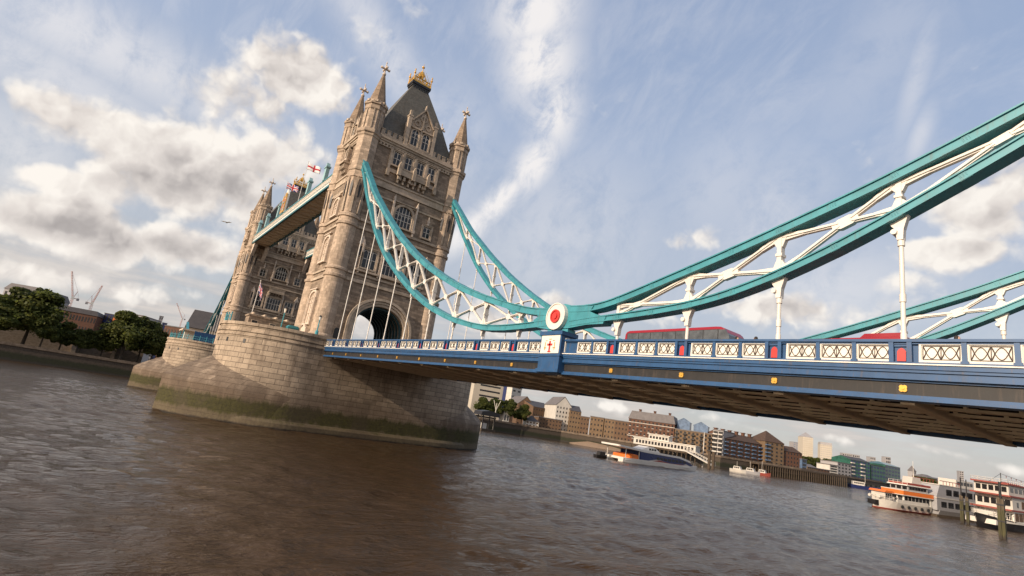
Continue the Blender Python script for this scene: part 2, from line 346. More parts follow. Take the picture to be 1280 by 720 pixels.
# ------------------------------------------------------------------ piers
def pier_mat(name='pier_granite', stain=0.0):
    m, t, b = mat(name); P = pos(t); z = t.new('ShaderNodeSeparateXYZ', {0: P}).outputs[2]
    arc = t.new('ShaderNodeAttribute', attribute_name='arc').outputs['Fac']
    v = t.new('ShaderNodeCombineXYZ', {0: arc, 1: z, 2: 0.0}).outputs[0]
    c = (.42, .33, .24)
    br = t.new('ShaderNodeTexBrick', {'Vector': v, 'Color1': sep_rgb([x*.74 for x in c]), 'Color2': sep_rgb([x*1.10 for x in c]), 'Mortar': sep_rgb([x*.30 for x in c]),
        'Scale': 1.0, 'Mortar Size': .034, 'Mortar Smooth': .25, 'Brick Width': 2.1, 'Row Height': .76})
    n = t.noise(P, .35, 7, .65, .4); n2 = t.noise(P, 3.0, 6, .65); n4 = t.noise(P, 14, 3, .6)
    col = t.mix(t.m('MULTIPLY', t.smooth(n, .45, .75), .5), br.outputs[0], (.11, .075, .05, 1))
    mp = t.new('ShaderNodeMapping', {'Vector': P, 'Scale': (1.2, 1.2, .10)}); s1 = t.noise(mp.outputs[0], .9, 7, .7)
    col = t.mix(t.m('MULTIPLY', t.smooth(s1, .48, .72), .55), col, (.075, .05, .035, 1))
    if stain: col = t.mix(t.m('MULTIPLY', t.smooth(t.noise(mp.outputs[0], .5, 5, .6), .25, .55), stain), col, (.085, .058, .040, 1))
    # tide-stained stone, weed and silt
    zz = t.m('ADD', z, t.m('ADD', t.m('MULTIPLY', t.m('SUBTRACT', s1, .5), 2.3), t.m('MULTIPLY', t.m('SUBTRACT', n2, .5), .8)))
    tide = t.m('SUBTRACT', 1.0, t.smooth(zz, 3.6, 7.2))
    col = t.mix(t.m('MULTIPLY', tide, .55), col, (.12, .078, .048, 1))
    weed = t.ramp(n2, [(.3, (.020, .020, .004)), (.7, (.060, .056, .009))])
    wf = t.m('MULTIPLY', t.smooth(zz, .9, 1.5), t.m('SUBTRACT', 1.0, t.smooth(zz, 2.9, 3.9)))
    silt = t.ramp(n2, [(.3, (.07, .052, .030)), (.7, (.125, .10, .055))])
    col = t.mix(t.m('MULTIPLY', t.m('SUBTRACT', 1.0, t.smooth(zz, 1.0, 1.7)), .85), col, silt)
    col = t.mix(t.m('MULTIPLY', wf, .9), col, weed)
    col = t.mix(t.m('SUBTRACT', 1.0, t.smooth(t.m('ADD', z, t.m('MULTIPLY', n2, .5)), .25, .6)), col, (.018, .014, .010, 1))
    col = t.mix(t.m('MULTIPLY', t.smooth(t.noise(P, .13, 4, .6, 1.0), .5, .68), .45), col, (.07, .05, .036, 1)); col = t.mix(.3, col, t.ramp(n4, [(.3, (.1, .1, .1)), (.7, (.8, .8, .8))]), 'OVERLAY')
    t.l.new(col, b.inputs['Base Color']); b.inputs['Roughness'].default_value = .8; b.inputs['Specular IOR Level'].default_value = .3
    h = t.m('ADD', t.m('MULTIPLY', br.outputs['Fac'], -.8), t.m('ADD', t.m('MULTIPLY', n4, .35), t.m('MULTIPLY', n2, .5)))
    bp = t.new('ShaderNodeBump', {'Height': h, 'Strength': .6, 'Distance': .08}); t.l.new(bp.outputs[0], b.inputs['Normal'])
    return m
M['pier'] = pier_mat(); M['pierstain'] = pier_mat('stained_granite', .62)
PR, PY = 10.65, 12.2
def arc_attr(ob, arcs):
    a = ob.data.attributes.new('arc', 'FLOAT', 'POINT'); a.data.foreach_set('value', arcs)
def stadium(r, k=48):
    p = [(r, -PY + 2*PY*i/12) for i in range(12)]
    p += [(r*math.cos(math.pi*i/k), PY + r*math.sin(math.pi*i/k)) for i in range(k)]
    p += [(-r, PY - 2*PY*i/12) for i in range(12)]
    p += [(r*math.cos(math.pi+math.pi*i/k), -PY + r*math.sin(math.pi+math.pi*i/k)) for i in range(k)]
    return p
def make_pier():
    root = empty('bridge_pier', (0, 0, 0), 'rounded granite river pier carrying the nearer bridge tower, weed along its tide line', 'bridge pier', 'granite piers in the river')
    def loft(name, prof, smooth=False):
        mb = MB(); arcs = []; n = None; base = stadium(PR); vs = []; rings = []
        for (dr, z) in prof:
            pts = stadium(PR+dr); pts = pts+[pts[0]]; n = len(pts); a = 0
            for i, (x, y) in enumerate(pts):
                if i: a += math.hypot(base[i % (n-1)][0]-base[i-1][0], base[i % (n-1)][1]-base[i-1][1])
                vs.append((x, y, z)); arcs.append(a)
        fs = [(k*n+i, k*n+i+1, (k+1)*n+i+1, (k+1)*n+i) for k in range(len(prof)-1) for i in range(n-1)]
        fs.append([(len(prof)-1)*n+i for i in range(n-1)])
        mb.add(vs, fs); o = mb.build(name, M['pier'], root); arc_attr(o, arcs); return o
    loft('pier_body', [(.25, -3), (.15, 1.2), (.0, 4.5), (0, 12.35), (.16, 12.4), (.16, 12.65), (.02, 12.7), (.02, 12.95), (.16, 13.0), (.16, 13.2), (.02, 13.25), (.02, 13.9)])
    loft('coping', [(.02, 13.9), (.22, 13.95), (.22, 14.4)])
    loft('footing', [(1.15, -3), (1.1, .75), (.75, 1.15), (.2, 1.2)])
    for sg in (-1, 1):
        mb = MB(); vs = []; arcs = []; n = 25; Rg = 17.8; am = math.asin(16.3/Rg); cols = []
        for sd in (1, -1):
            for i in range(n):
                s = i/(n-1); a = am*s; x = PR-Rg*(1-math.cos(a)); y = -PY-Rg*math.sin(a)
                dx = PR*math.cos(math.pi/2*s); dy = -PY-PR*math.sin(math.pi/2*s)
                zo = 4.2+1.1*s**1.6; zd = 4.3+4.7*s**.95
                col = [(x*1.02, y*1.004, -3, Rg*a), (x, y, 1.2, Rg*a), (x, y, zo, Rg*a)]
                for q in (.12, .3, .5, .75, 1.0): col.append((x+(dx-x)*q, y+(dy-y)*q, zo+(zd-zo)*(q**.85), Rg*a))
                cols.append([(p[0]*sd, p[1]*(-sg), p[2], p[3]+(40 if sd < 0 else 0)) for p in col])
        K = len(cols[0])
        for c in cols:
            for p in c: vs.append(p[:3]); arcs.append(p[3])
        fs = []
        for h in (0, 1):
            for i in range(n-1):
                for k in range(K-1):
                    a = (h*n+i)*K+k; q = (a, a+K, a+K+1, a+1)
                    fs.append(q if (h == 0) == (sg < 0) else q[::-1])
        mb.add(vs, fs); o = mb.build('cutwater', M['pierstain'], root); arc_attr(o, arcs)
    for ang in (-86, -69, -50):
        mb = MB()
        a = R(ang); c = Vector((math.cos(a), math.sin(a), 0)); p = Vector((PR*c.x, -PY+PR*c.y, 11.6))
        mb.bar(p-c*.2, p+c*.04, .42, .62)
        mb.build('drain_hole', M['black'], root)
    return root
pier = make_pier()
# ------------------------------------------------------------------ towers
FS = {'S': lambda u, v, n: (6.2+n, u, v), 'N': lambda u, v, n: (-6.2-n, -u, v), 'W': lambda u, v, n: (u, -10.2-n, v), 'E': lambda u, v, n: (-u, 10.2+n, v)}
def fmat(face, u, v, n=0):
    f = FS[face]; o = Vector(f(u, v, n)); ux = Vector(f(u+1, v, n))-o; vx = Vector(f(u, v+1, n))-o; nx = Vector(f(u, v, n+1))-o
    return Matrix(((ux.x, vx.x, nx.x, o.x), (ux.y, vx.y, nx.y, o.y), (ux.z, vx.z, nx.z, o.z), (0, 0, 0, 1)))
WM = {}
def window(root, face, u, z, w, h, nx, nz, rise=.0, sur=.28, depth=.3, name='window', n=0, stone_='dress', blind=False):
    key = (w, h, nx, nz, rise, sur, depth, stone_, blind)
    if key not in WM:
        mb = MB(); N = 10
        def outl(w_, h_, r_):
            return archpoly(w_, h_, r_, N) if rise else rect(-w_/2, w_/2, 0, h_)
        inn = outl(w, h, rise); out = [(x, y) for x, y in outl(w+2*sur, h+sur, rise+sur*.7 if rise else 0)]
        mb.cur = 0
        L = len(inn)
        for i in range(L):
            j = (i+1) % L
            if i == 0: continue
            mb.prism([out[i], out[j], inn[j], inn[i]], -.05, depth)
        mb.box(-w/2-sur*1.2, w/2+sur*1.2, -.28, 0, -.05, depth+.12)
        mb.box(-w/2-sur*1.1, w/2+sur*1.1, h+sur*.9, h+sur*1.35, -.05, depth+.14)
        for sx in (-1, 1): mb.box(sx*(w/2+sur)-.11, sx*(w/2+sur)+.11, -.4, h*.8, -.05, depth+.1)
        mb.cur = 0 if blind else 1
        for i in range(1, nx):
            x = -w/2+w*i/nx; top = h
            if rise: top = h-rise+rise*math.sqrt(max(0, 1-(2*x/w)**2))
            mb.box(x-.055, x+.055, 0, top, 0, .15)
        for i in range(1, nz): mb.box(-w/2, w/2, h*i/nz-.05, h*i/nz+.05, 0, .13)
        if rise or nx > 1:
            for i in range(nx):
                xa = -w/2+w*i/nx; xb = xa+w/nx; hh = (h-rise if rise else h)-.02
                xc = (xa+xb)/2
                for (x0, x1) in ((xa, xc), (xb, xc)): mb.bar((x0, hh-.42, .08), (x1, hh-.05, .08), .08, .1, (0, 0, 1))
        for e in ((-w/2, -w/2+.07), (w/2-.07, w/2)): mb.box(e[0], e[1], 0, h-rise, 0, .12)
        f = mb.mesh('window_frame', [M[stone_], M['mullion']])
        mp = MB(); mp.prism(inn, -.1, .03); WM[key] = (f, mp.mesh('pane', M['carved'] if blind else M['glass']))
    f, p = WM[key]
    o = inst(name, f, root, fmat(face, u, z, n))
    c = bpy.data.objects.new('pane', p); COL.objects.link(c); c.parent = o
    return o
def make_tower():
    root = empty('bridge_tower', (0, 0, 14.4), 'tall Gothic stone bridge tower with gilded roof crest, the nearer of the two', 'bridge tower', 'Gothic towers of the bridge')
    S = FS['S']
    # shaft with the road arch right through it
    ip = [(-9.6, 13.6), (-4.6, 13.6), (-4.6, 18.0)] + [(-4.6*math.cos(math.pi*i/16), 18.0+3.9*math.sin(math.pi*i/16)) for i in range(1, 16)] + [(4.6, 18.0), (4.6, 13.6), (9.6, 13.6), (9.6, 52.0), (-9.6, 52.0)]
    mb = MB(); mb.prism(ip, -6.2, 6.2, lambda u, v, n: (n, u, v))
    mb.box(-4.4, 4.4, -10.2, -9.59, 13.6, 52); mb.box(-4.4, 4.4, 9.59, 10.2, 13.6, 52)
    mb.build('shaft', M['shaft'], root)
    mb = MB()                                   # arch mouldings and ribs under the vault
    for face in 'SN':
        f = FS[face]
        for (r_, d, a_) in ((4.65, .18, .38), (5.1, .38, .36), (5.55, .6, .45)):
            pts = [(r_*math.cos(math.pi*i/20), 18+(r_-.7)*math.sin(math.pi*i/20)) for i in range(21)]
            pto = [((r_+a_)*math.cos(math.pi*i/20), 18+(r_+a_-.7)*math.sin(math.pi*i/20)) for i in range(21)]
            pts = [(r_, 14)]+pts+[(-r_, 14)]; pto = [(r_+a_, 14)]+pto+[(-r_-a_, 14)]
            for i in range(22): mb.prism([pto[i], pto[i+1], pts[i+1], pts[i]], -.1, d, f)
        mb.build('arch_moulding', M['dress'], root); mb = MB()
    mb = MB()
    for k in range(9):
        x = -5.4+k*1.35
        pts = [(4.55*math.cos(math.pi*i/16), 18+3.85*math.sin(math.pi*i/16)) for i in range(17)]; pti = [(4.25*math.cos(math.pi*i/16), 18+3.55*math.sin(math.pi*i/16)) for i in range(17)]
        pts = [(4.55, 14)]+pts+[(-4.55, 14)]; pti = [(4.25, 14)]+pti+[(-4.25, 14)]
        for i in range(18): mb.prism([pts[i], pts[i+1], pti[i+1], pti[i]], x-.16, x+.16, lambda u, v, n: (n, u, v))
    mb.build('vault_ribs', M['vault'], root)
    # horizontal mouldings on all four sides
    mb = MB()
    bands = [(24.9, 25.35, .22), (25.35, 25.5, .12), (26.2, 26.55, .2), (34.2, 34.6, .22), (35.6, 36.05, .26), (41.0, 41.35, .22), (42.9, 43.25, .25), (44.2, 44.5, .3), (51.1, 51.5, .25), (51.5, 51.9, .45), (51.9, 52.35, .65)]
    for face, hw in (('S', 7.6), ('N', 7.6), ('W', 3.7), ('E', 3.7)):
        for grp in (bands[0:2], bands[2:3], bands[3:4], bands[4:5], bands[5:6], bands[6:7], bands[7:8], bands[8:]):
            mb = MB()
            for (a, b_, d) in grp: mb.prism(rect(-hw, hw, a, b_), -.1, d, FS[face])
            mb.build('cornice' if len(grp) == 3 else 'string_course', M['dress'], root)
    for face, hw in (('S', 7.5), ('N', 7.5), ('W', 3.6), ('E', 3.6)):
        f = FS[face]; mb = MB()
        mb.prism(rect(-hw, hw, 43.25, 44.2), -.1, .12, f)
        mb.build('frieze', M['dress'], root); mb = MB()
        mb.prism(rect(-hw, hw, 50.6, 50.75), -.1, .22, f)
        n = int(hw*2/.62)                       # little blind arcade and dentils
        for i in range(n):
            u = -hw+(i+.5)*2*hw/n
            mb.prism(rect(u-.17, u+.17, 50.75, 51.1), -.1, .22, f)
        mb.build('dentil_course', M['dress'], root)
        if face in 'WE':
            mb = MB(); mb.prism(rect(-hw, hw, 41.4, 41.5), -.1, .16, f)
            for i in range(n): u = -hw+(i+.5)*2*hw/n; mb.prism(rect(u-.12, u+.12, 41.4, 42.85), -.1, .16, f)
            mb.build('blind_arcade', M['dress'], root)
    # parapets
    for face, hw, gap in (('S', 7.6, 3.0), ('N', 7.6, 3.0), ('W', 3.5, 0), ('E', 3.5, 0)):
        f = FS[face]
        segs = [(-hw, -gap), (gap, hw)] if gap else [(-hw, hw)]
        for (a, b_) in segs:
            mb = MB(); mb.prism(rect(a, b_, 52.35, 53.0), -.25, .15, f)
            n = max(2, int((b_-a)/1.15)); st = (b_-a)/n
            for i in range(n): mb.prism(rect(a+i*st+.05, a+i*st+st*.6, 53.0, 53.7), -.25, .15, f); mb.prism(rect(a+i*st, a+i*st+st*.66, 53.7, 53.85), -.3, .22, f)
            mb.build('parapet', M['dress'], root)
    # windows of the two wide faces
    for face in 'SN':
        f = FS[face]
        for u in (-3.6, -1.25, 1.25, 3.6): window(root, face, u, 47.9, 1.4, 2.6, 2, 2, 0, .3, .3)
        window(root, face, 0, 36.9, 3.4, 4.0, 5, 3, 1.5, .42, .4)
        for u in (-5.1, 5.1): window(root, face, u, 36.6, 1.5, 2.2, 2, 2, 0, .26, .3)
        for u in (-4.45, 4.45): window(root, face, u, 27.7, 2.4, 3.3, 3, 2, 0, .3, .3)
        window(root, face, 0, 27.5, 3.8, 3.6, 5, 2, 0, .3, .35)
        mb = MB()                               # balcony below the top windows, oriel balcony lower down
        mb.prism(rect(-3.0, 3.0, 46.2, 46.5), -.1, 1.05, f); mb.prism(rect(-3.0, 3.0, 46.5, 47.35), .85, 1.0, f); mb.prism(rect(-3.05, 3.05, 47.35, 47.5), .8, 1.08, f)
        for i in range(6): u = -2.7+i*1.08; mb.prism(rect(u-.2, u+.2, 45.4, 46.2), -.1, .85, f); mb.prism(rect(u-.15, u+.15, 44.75, 45.4), -.1, .5, f)
        for u in (-2.95, 0, 2.95): mb.prism(rect(u-.32, u+.32, 46.0, 48.0), .7, 1.25, f); mb.prism([(u-.3, 48.0), (u+.3, 48.0), (u, 48.7)], .75, 1.2, f)
        for u in (-2.42, 0, 2.42, -4.9, 4.9): mb.prism(rect(u-.2, u+.2, 46.2, 50.9), -.1, .42, f); mb.prism(rect(u-.3, u+.3, 45.4, 46.6), -.1, .6, f)
        mb.prism(rect(-4.9, -3.0, 46.3, 47.0), -.1, .25, f); mb.prism(rect(3.0, 4.9, 46.3, 47.0), -.1, .25, f)
        mb.build('balcony', M['dress'], root); mb = MB()
        mb.prism(rect(-2.2, 2.2, 32.5, 32.9), -.1, 1.0, f); mb.prism(rect(-2.2, 2.2, 32.9, 33.7), .85, .98, f); mb.prism(rect(-2.3, 2.3, 33.7, 33.9), .8, 1.08, f)
        for u in (-2.0, 2.0): mb.prism(rect(u-.18, u+.18, 31.6, 32.5), -.1, .8, f); mb.prism(rect(u-.15, u+.15, 30.8, 31.6), -.1, .45, f)
        for i in range(5): u = -1.6+i*.8; mb.prism(rect(u-.1, u+.1, 32.1, 32.5), -.1, .7, f)
        mb.build('balcony', M['dress'], root); mb = MB(); mb.prism(rect(-6.6, 6.6, 26.9, 27.25), -.1, .55, f); mb.build('sill_course', M['dress'], root)
        mb = MB()                               # shafts, niches, finials in paler carved stone
        for u in (-2.35, 2.35):
            mb = MB(); mb.prism(rect(u-.16, u+.16, 35.9, 41.6), -.1, .45, f); mb.prism([(u-.24, 41.6), (u+.24, 41.6), (u, 42.6)], -.05, .4, f); mb.prism(rect(u-.26, u+.26, 36.6, 37.2), -.1, .55, f); mb.build('carved_shaft', M['carved'], root)
        for u in (-5.1, 5.1):
            mb = MB(); mb.prism([(u-.2, 39.2), (u+.2, 39.2), (u+.06, 40.8), (u-.06, 40.8)], -.1, .3, f); mb.prism(rect(u-.28, u+.28, 39.7, 39.95), -.1, .36, f); mb.build('window_canopy', M['carved'], root)
            for s_ in (-1.05, 1.05): mb = MB(); mb.prism([(u+s_-.14, 36.4), (u+s_+.14, 36.4), (u+s_+.1, 38.6), (u+s_, 39.3), (u+s_-.1, 38.6)], -.1, .3, f); mb.build('carved_shaft', M['carved'], root)
        for u in (-6.3, 6.3):
            mb = MB(); mb.prism(archpoly(.9, 2.2, .45), -.1, .12, lambda a, b_, n, u=u, f=f: f(a+u, b_+29.5, n))
            mb.prism([(u-.7, 31.6), (u+.7, 31.6), (u, 33.2)], -.1, .3, f); nc = mb.build('niche_canopy', M['carved'], root)
            mb = MB(); mb.prism(archpoly(.62, 1.8, .31), .1, .135, lambda a, b_, n, u=u, f=f: f(a+u, b_+29.6, n)); mb.build('niche', M['black'], nc)
        for u in (-7.05, 7.05): mb = MB(); mb.prism(archpoly(.9, 2.3, .45), -.1, .03, lambda a, b_, n, u=u, f=f: f(a+u, b_+14.4, n)); mb.build('doorway', M['black'], root)
        for u in (-2.35, 2.35, -6.0, 6.0): mb = MB(); mb.prism(rect(u-.15, u+.15, 26.6, 31.8), -.1, .4, f); mb.prism([(u-.2, 31.8), (u+.2, 31.8), (u, 32.6)], -.1, .35, f); mb.build('carved_shaft', M['carved'], root)
        # dormer
        mb = MB()
        pr = [(-2.7, 52.3), (2.7, 52.3), (2.7, 58.2), (1.9, 58.7), (0, 61.2), (-1.9, 58.7), (-2.7, 58.2)]
        mb.prism(pr, -3.6, -.05, f)
        for (p, q) in (((-2.3, 58.1), (0, 61.35)), ((0, 61.35), (2.3, 58.1))):
            a = Vector(f(p[0], p[1], .05)); b_ = Vector(f(q[0], q[1], .05)); mb.bar(a, b_, .5, .26)
        for u in (-2.75, 2.75):
            mb.prism(rect(u-.34, u+.34, 52.3, 58.6), -.7, .28, f); mb.prism(rect(u-.44, u+.44, 58.6, 58.85), -.8, .38, f); mb.prism(rect(u-.2, u+.2, 58.85, 60.0), -.45, .05, f)
        mb.prism(rect(-.16, .16, 52.3, 60.2), -.1, .2, f); mb.prism(rect(-2.5, 2.5, 56.75, 56.95), -.1, .2, f); mb.prism(rect(-2.5, 2.5, 52.6, 52.95), -.1, .3, f)
        mb.prism([(-.2, 61.1), (.2, 61.1), (.06, 62.3), (-.06, 62.3)], -.25, .15, f)
        for u in (-1.2, 1.2): mb.ring([(u+.6*math.cos(i*.785), 57.9+.6*math.sin(i*.785)) for i in range(8)], [(u+.38*math.cos(i*.785), 57.9+.38*math.sin(i*.785)) for i in range(8)], -.1, .14, f)
        mb.ring([(.75*math.cos(i*.785), 59.3+.75*math.sin(i*.785)) for i in range(8)], [(.5*math.cos(i*.785), 59.3+.5*math.sin(i*.785)) for i in range(8)], -.1, .14, f)
        d = mb.build('dormer', M['dress'], root)
        for u in (-1.15, 1.15):
            w_ = window(d, face, u, 53.1, 1.35, 3.3, 2, 2, .6, .22, .2)
    # windows of the two narrow faces
    for face in 'WE':
        f = FS[face]
        for (z, w, h, nx, nz) in ((17.0, 3.0, 5.6, 3, 3), (28.2, 2.7, 4.6, 3, 3), (36.9, 2.4, 3.2, 3, 2)):
            window(root, face, 0, z, w, h, nx, nz, .9, .4, .3, 'carved_panel', 0, 'carved', True)
        window(root, face, 0, 48.1, 1.2, 2.0, 2, 1, .5, .3, .55, 'window', 0, 'carved')
        mb = MB()
        mb.prism(rect(-1.2, 1.2, 46.9, 47.3), -.1, 1.2, f)
        for u in (-.9, -.3, .3, .9): mb.prism(rect(u-.13, u+.13, 45.9, 46.9), -.1, .9, f); mb.prism(rect(u-.1, u+.1, 45.1, 45.9), -.1, .5, f)
        mb.prism([(-1.2, 50.3), (1.2, 50.3), (0, 51.2)], -.1, .9, f)
        for u in (-1.1, 1.1): mb.prism(rect(u-.12, u+.12, 47.3, 50.3), .5, .8, f)
        mb.prism([(-1.5, 52.3), (1.5, 52.3), (1.5, 54.6), (.7, 55.2), (0, 57.2), (-.7, 55.2), (-1.5, 54.6)], -1.6, .2, f)
        for u in (-1.5, 1.5): mb.prism(rect(u-.22, u+.22, 52.3, 56.2), -.3, .35, f); mb.prism([(u-.2, 56.2), (u+.2, 56.2), (u, 57.4)], -.2, .25, f)
        mb.build('gable', M['dress'], root)
        window(root, face, 0, 52.9, 1.2, 1.9, 2, 1, .5, .22, .2, 'window', .2)
        mb = MB(); mb.prism(rect(-1.3, 1.3, 15.0, 16.2), -.1, .5, f); mb.prism([(-.7, 16.2), (.7, 16.2), (0, 17.0)], -.1, .5, f); mb.prism(rect(-2.4, 2.4, 14.4, 14.9), -.1, .5, f)
        mb.build('plinth_carving', M['carved'], root)
    # corner turrets
    for sx in (-1, 1):
        for sy in (-1, 1):
            cx, cy = sx*5.1, sy*9.15
            prof = [(2.05, 13.6), (2.05, 15.0), (1.85, 15.2), (1.74, 15.3), (1.70, 24.8), (1.9, 24.9), (1.95, 25.3), (1.72, 25.5), (1.72, 26.1), (1.92, 26.2), (1.92, 26.5), (1.68, 26.7), (1.66, 34.1), (1.88, 34.2), (1.9, 34.6), (1.70, 34.75),
                    (1.70, 35.5), (1.92, 35.6), (1.92, 36.05), (1.68, 36.25), (1.66, 37.0), (1.74, 39.0), (1.88, 41.6), (1.9, 42.8), (2.06, 42.9), (2.06, 43.2), (1.9, 43.3), (1.9, 44.1), (2.05, 44.2), (2.05, 44.5), (1.84, 44.65),
                    (1.84, 51.0), (2.0, 51.2), (2.0, 51.5), (2.24, 51.7), (2.26, 52.3), (1.86, 52.5), (1.76, 52.8), (1.76, 56.3), (1.95, 56.5), (1.95, 56.75), (1.86, 56.85), (1.86, 57.3), (2.1, 57.45), (2.1, 57.75), (1.6, 57.8)]
            sq = [0 if z < 36.5 else min(1, (z-36.5)/5) for r_, z in prof]
            mb = MB(); mb.lathe(prof, 32, cx, cy, math.pi/8, sq); tr = mb.build('turret', M['turret'], root)
            mb = MB()                           # pointed recesses and blind slits
            for k in range(8):
                a = k*math.pi/4; c = Vector((math.cos(a), math.sin(a), 0)); s_ = Vector((-c.y, c.x, 0)); o = Vector((cx, cy, 0))
                g = lambda u, v, n, c=c, s_=s_, o=o: tuple(o+c*n+s_*u+Vector((0, 0, v)))
                mb.prism([(-.10, 39.2), (.10, 39.2), (.22, 41.2), (0, 42.6), (-.22, 41.2)], 1.6, 1.93, g)
            mb.build('pointed_recess', M['black'], tr)
            mb = MB()
            for k in range(8):
                a = k*math.pi/4+math.pi/8; c = Vector((math.cos(a), math.sin(a), 0))
                o = Vector((cx, cy, 0)); m2 = MB() if k == 0 else m2; mb.bar(o+c*1.74+Vector((0, 0, 36.4)), o+c*2.06+Vector((0, 0, 42.8)), .34, .3, c, None, .2, .1)
                m2.bar(o+c*2.0+Vector((0, 0, 57.75)), o+c*2.0+Vector((0, 0, 58.2)), .5, .25, c)
                m2.bar(o+c*1.8+Vector((0, 0, 52.6)), o+c*1.8+Vector((0, 0, 56.4)), .16, .12, c)
                c2 = Vector((math.cos(a+.39), math.sin(a+.39), 0)); m2.bar(o+c2*1.9+Vector((0, 0, 57.75)), o+c2*1.9+Vector((0, 0, 58.15)), .5, .2, c2)
            mb.build('turret_ribs', M['dress'], tr); m2.build('turret_crown', M['dress'], tr)
            mb = MB(); mb.lathe([(1.72, 57.8), (1.5, 58.8), (.26, 64.5), (.2, 64.6)], 8, cx, cy, math.pi/8); mb.build('spire', M['spire'], tr)
            mb = MB()
            mb.lathe([(.16, 64.4), (.34, 64.6), (.34, 64.85), (.13, 65.0), (.13, 66.6), (.07, 67.0), (.13, 67.1), (.03, 67.5)], 8, cx, cy)
            mb.box(cx-.14, cx+.14, cy-.75, cy+.75, 65.75, 66.02); mb.box(cx-.75, cx+.75, cy-.14, cy+.14, 65.77, 66.0)
            for (dx, dy) in ((0, .72), (0, -.72), (.72, 0), (-.72, 0)): mb.lathe([(.05, 65.6), (.24, 65.75), (.24, 66.02), (.05, 66.18)], 6, cx+dx, cy+dy)
            mb.build('finial_cross', M['carved'], tr)
    # roof
    mb = MB(); rings = [(5.9, 9.0, 52.6), (5.3, 8.4, 54.2), (4.5, 7.0, 56.6), (3.7, 5.6, 60.0), (1.05, 1.75, 68.5), (1.05, 1.75, 68.9)]
    vs = []
    for hx, hy, z in rings: vs += [(hx, -hy, z), (hx, hy, z), (-hx, hy, z), (-hx, -hy, z)]
    fs = [(k*4+i, k*4+(i+1)%4, k*4+4+(i+1)%4, k*4+4+i) for k in range(len(rings)-1) for i in range(4)]; fs.append((20, 21, 22, 23))
    mb.add(vs, fs); rf = mb.build('roof', M['slate'], root)
    mb = MB(); mb.box(-1.15, 1.15, -1.95, 1.95, 68.6, 69.0); mb.box(-1.3, 1.3, -2.1, 2.1, 69.0, 69.5)
    for i in range(6): u = -1.6+i*.64; mb.box(-1.25, 1.25, u-.12, u+.12, 68.05, 68.6)
    mb.build('roof_platform', M['black'], rf)
    mb = MB()                                   # gilded cresting
    for (hx, hy) in ((1.15, 1.95),):
        for y in (-hy, hy): mb.box(-hx, hx, y-.07, y+.07, 69.55, 69.8)
        for x in (-hx, hx): mb.box(x-.07, x+.07, -hy, hy, 69.55, 69.8)
        for y in (-hy, hy):
            for i in range(7): x = -hx+i*2*hx/6; mb.bar((x, y, 69.8), (x, y, 70.8), .16, .16, (1, 0, 0), None, .04, .04)
        for x in (-hx, hx):
            for i in range(1, 10):
                y = -hy+i*2*hy/10; hh = 72.9-abs(y)*.95
                mb.bar((x, y, 69.8), (x, y, hh), .11, .11, (1, 0, 0), None, .04, .04)
                mb.bar((x, y-.25, 69.9), (x, y+.25, 70.6), .07, .07); mb.bar((x, y+.25, 69.9), (x, y-.25, 70.6), .07, .07); mb.bar((x, y-.22, 70.6), (x, y+.22, 71.2), .06, .06); mb.box(x-.06, x+.06, y-.24, y+.24, 70.55, 70.68)
        for x in (-hx, hx):
            for y in (-hy, hy): mb.lathe([(.17, 69.6), (.1, 70.2), (.1, 71.0), (.22, 71.2), (.22, 71.4), (.06, 71.6), (.14, 71.8), (.14, 72.0), (.02, 72.3)], 8, x, y)
        for a in range(8):
            t = a*math.pi/4; p = [(.95*math.cos(t), 1.5*math.sin(t), 69.6), (.8*math.cos(t), 1.25*math.sin(t), 71.2), (.4*math.cos(t), .6*math.sin(t), 72.5), (0, 0, 73.1)]
            for i in range(3): mb.bar(p[i], p[i+1], .11, .11)
        mb.lathe([(.5, 71.8), (.62, 72.2), (.42, 72.7), (.3, 73.0), (.1, 73.1), (.08, 73.9), (.3, 74.0), (.3, 74.2), (.08, 74.3), (.02, 75.0)], 8, 0, 0)
    mb.build('crest', M['gold'], rf)
    return root
tower = make_tower()
NX = -82.39
tN = copy_tree(tower); tN.location.x += NX; tag(tN, 'far Gothic stone tower beyond the high walkways, flags flying before it')
pN = copy_tree(pier); pN.location.x += NX; tag(pN, 'far granite pier under the second tower, partly behind the nearer pier')
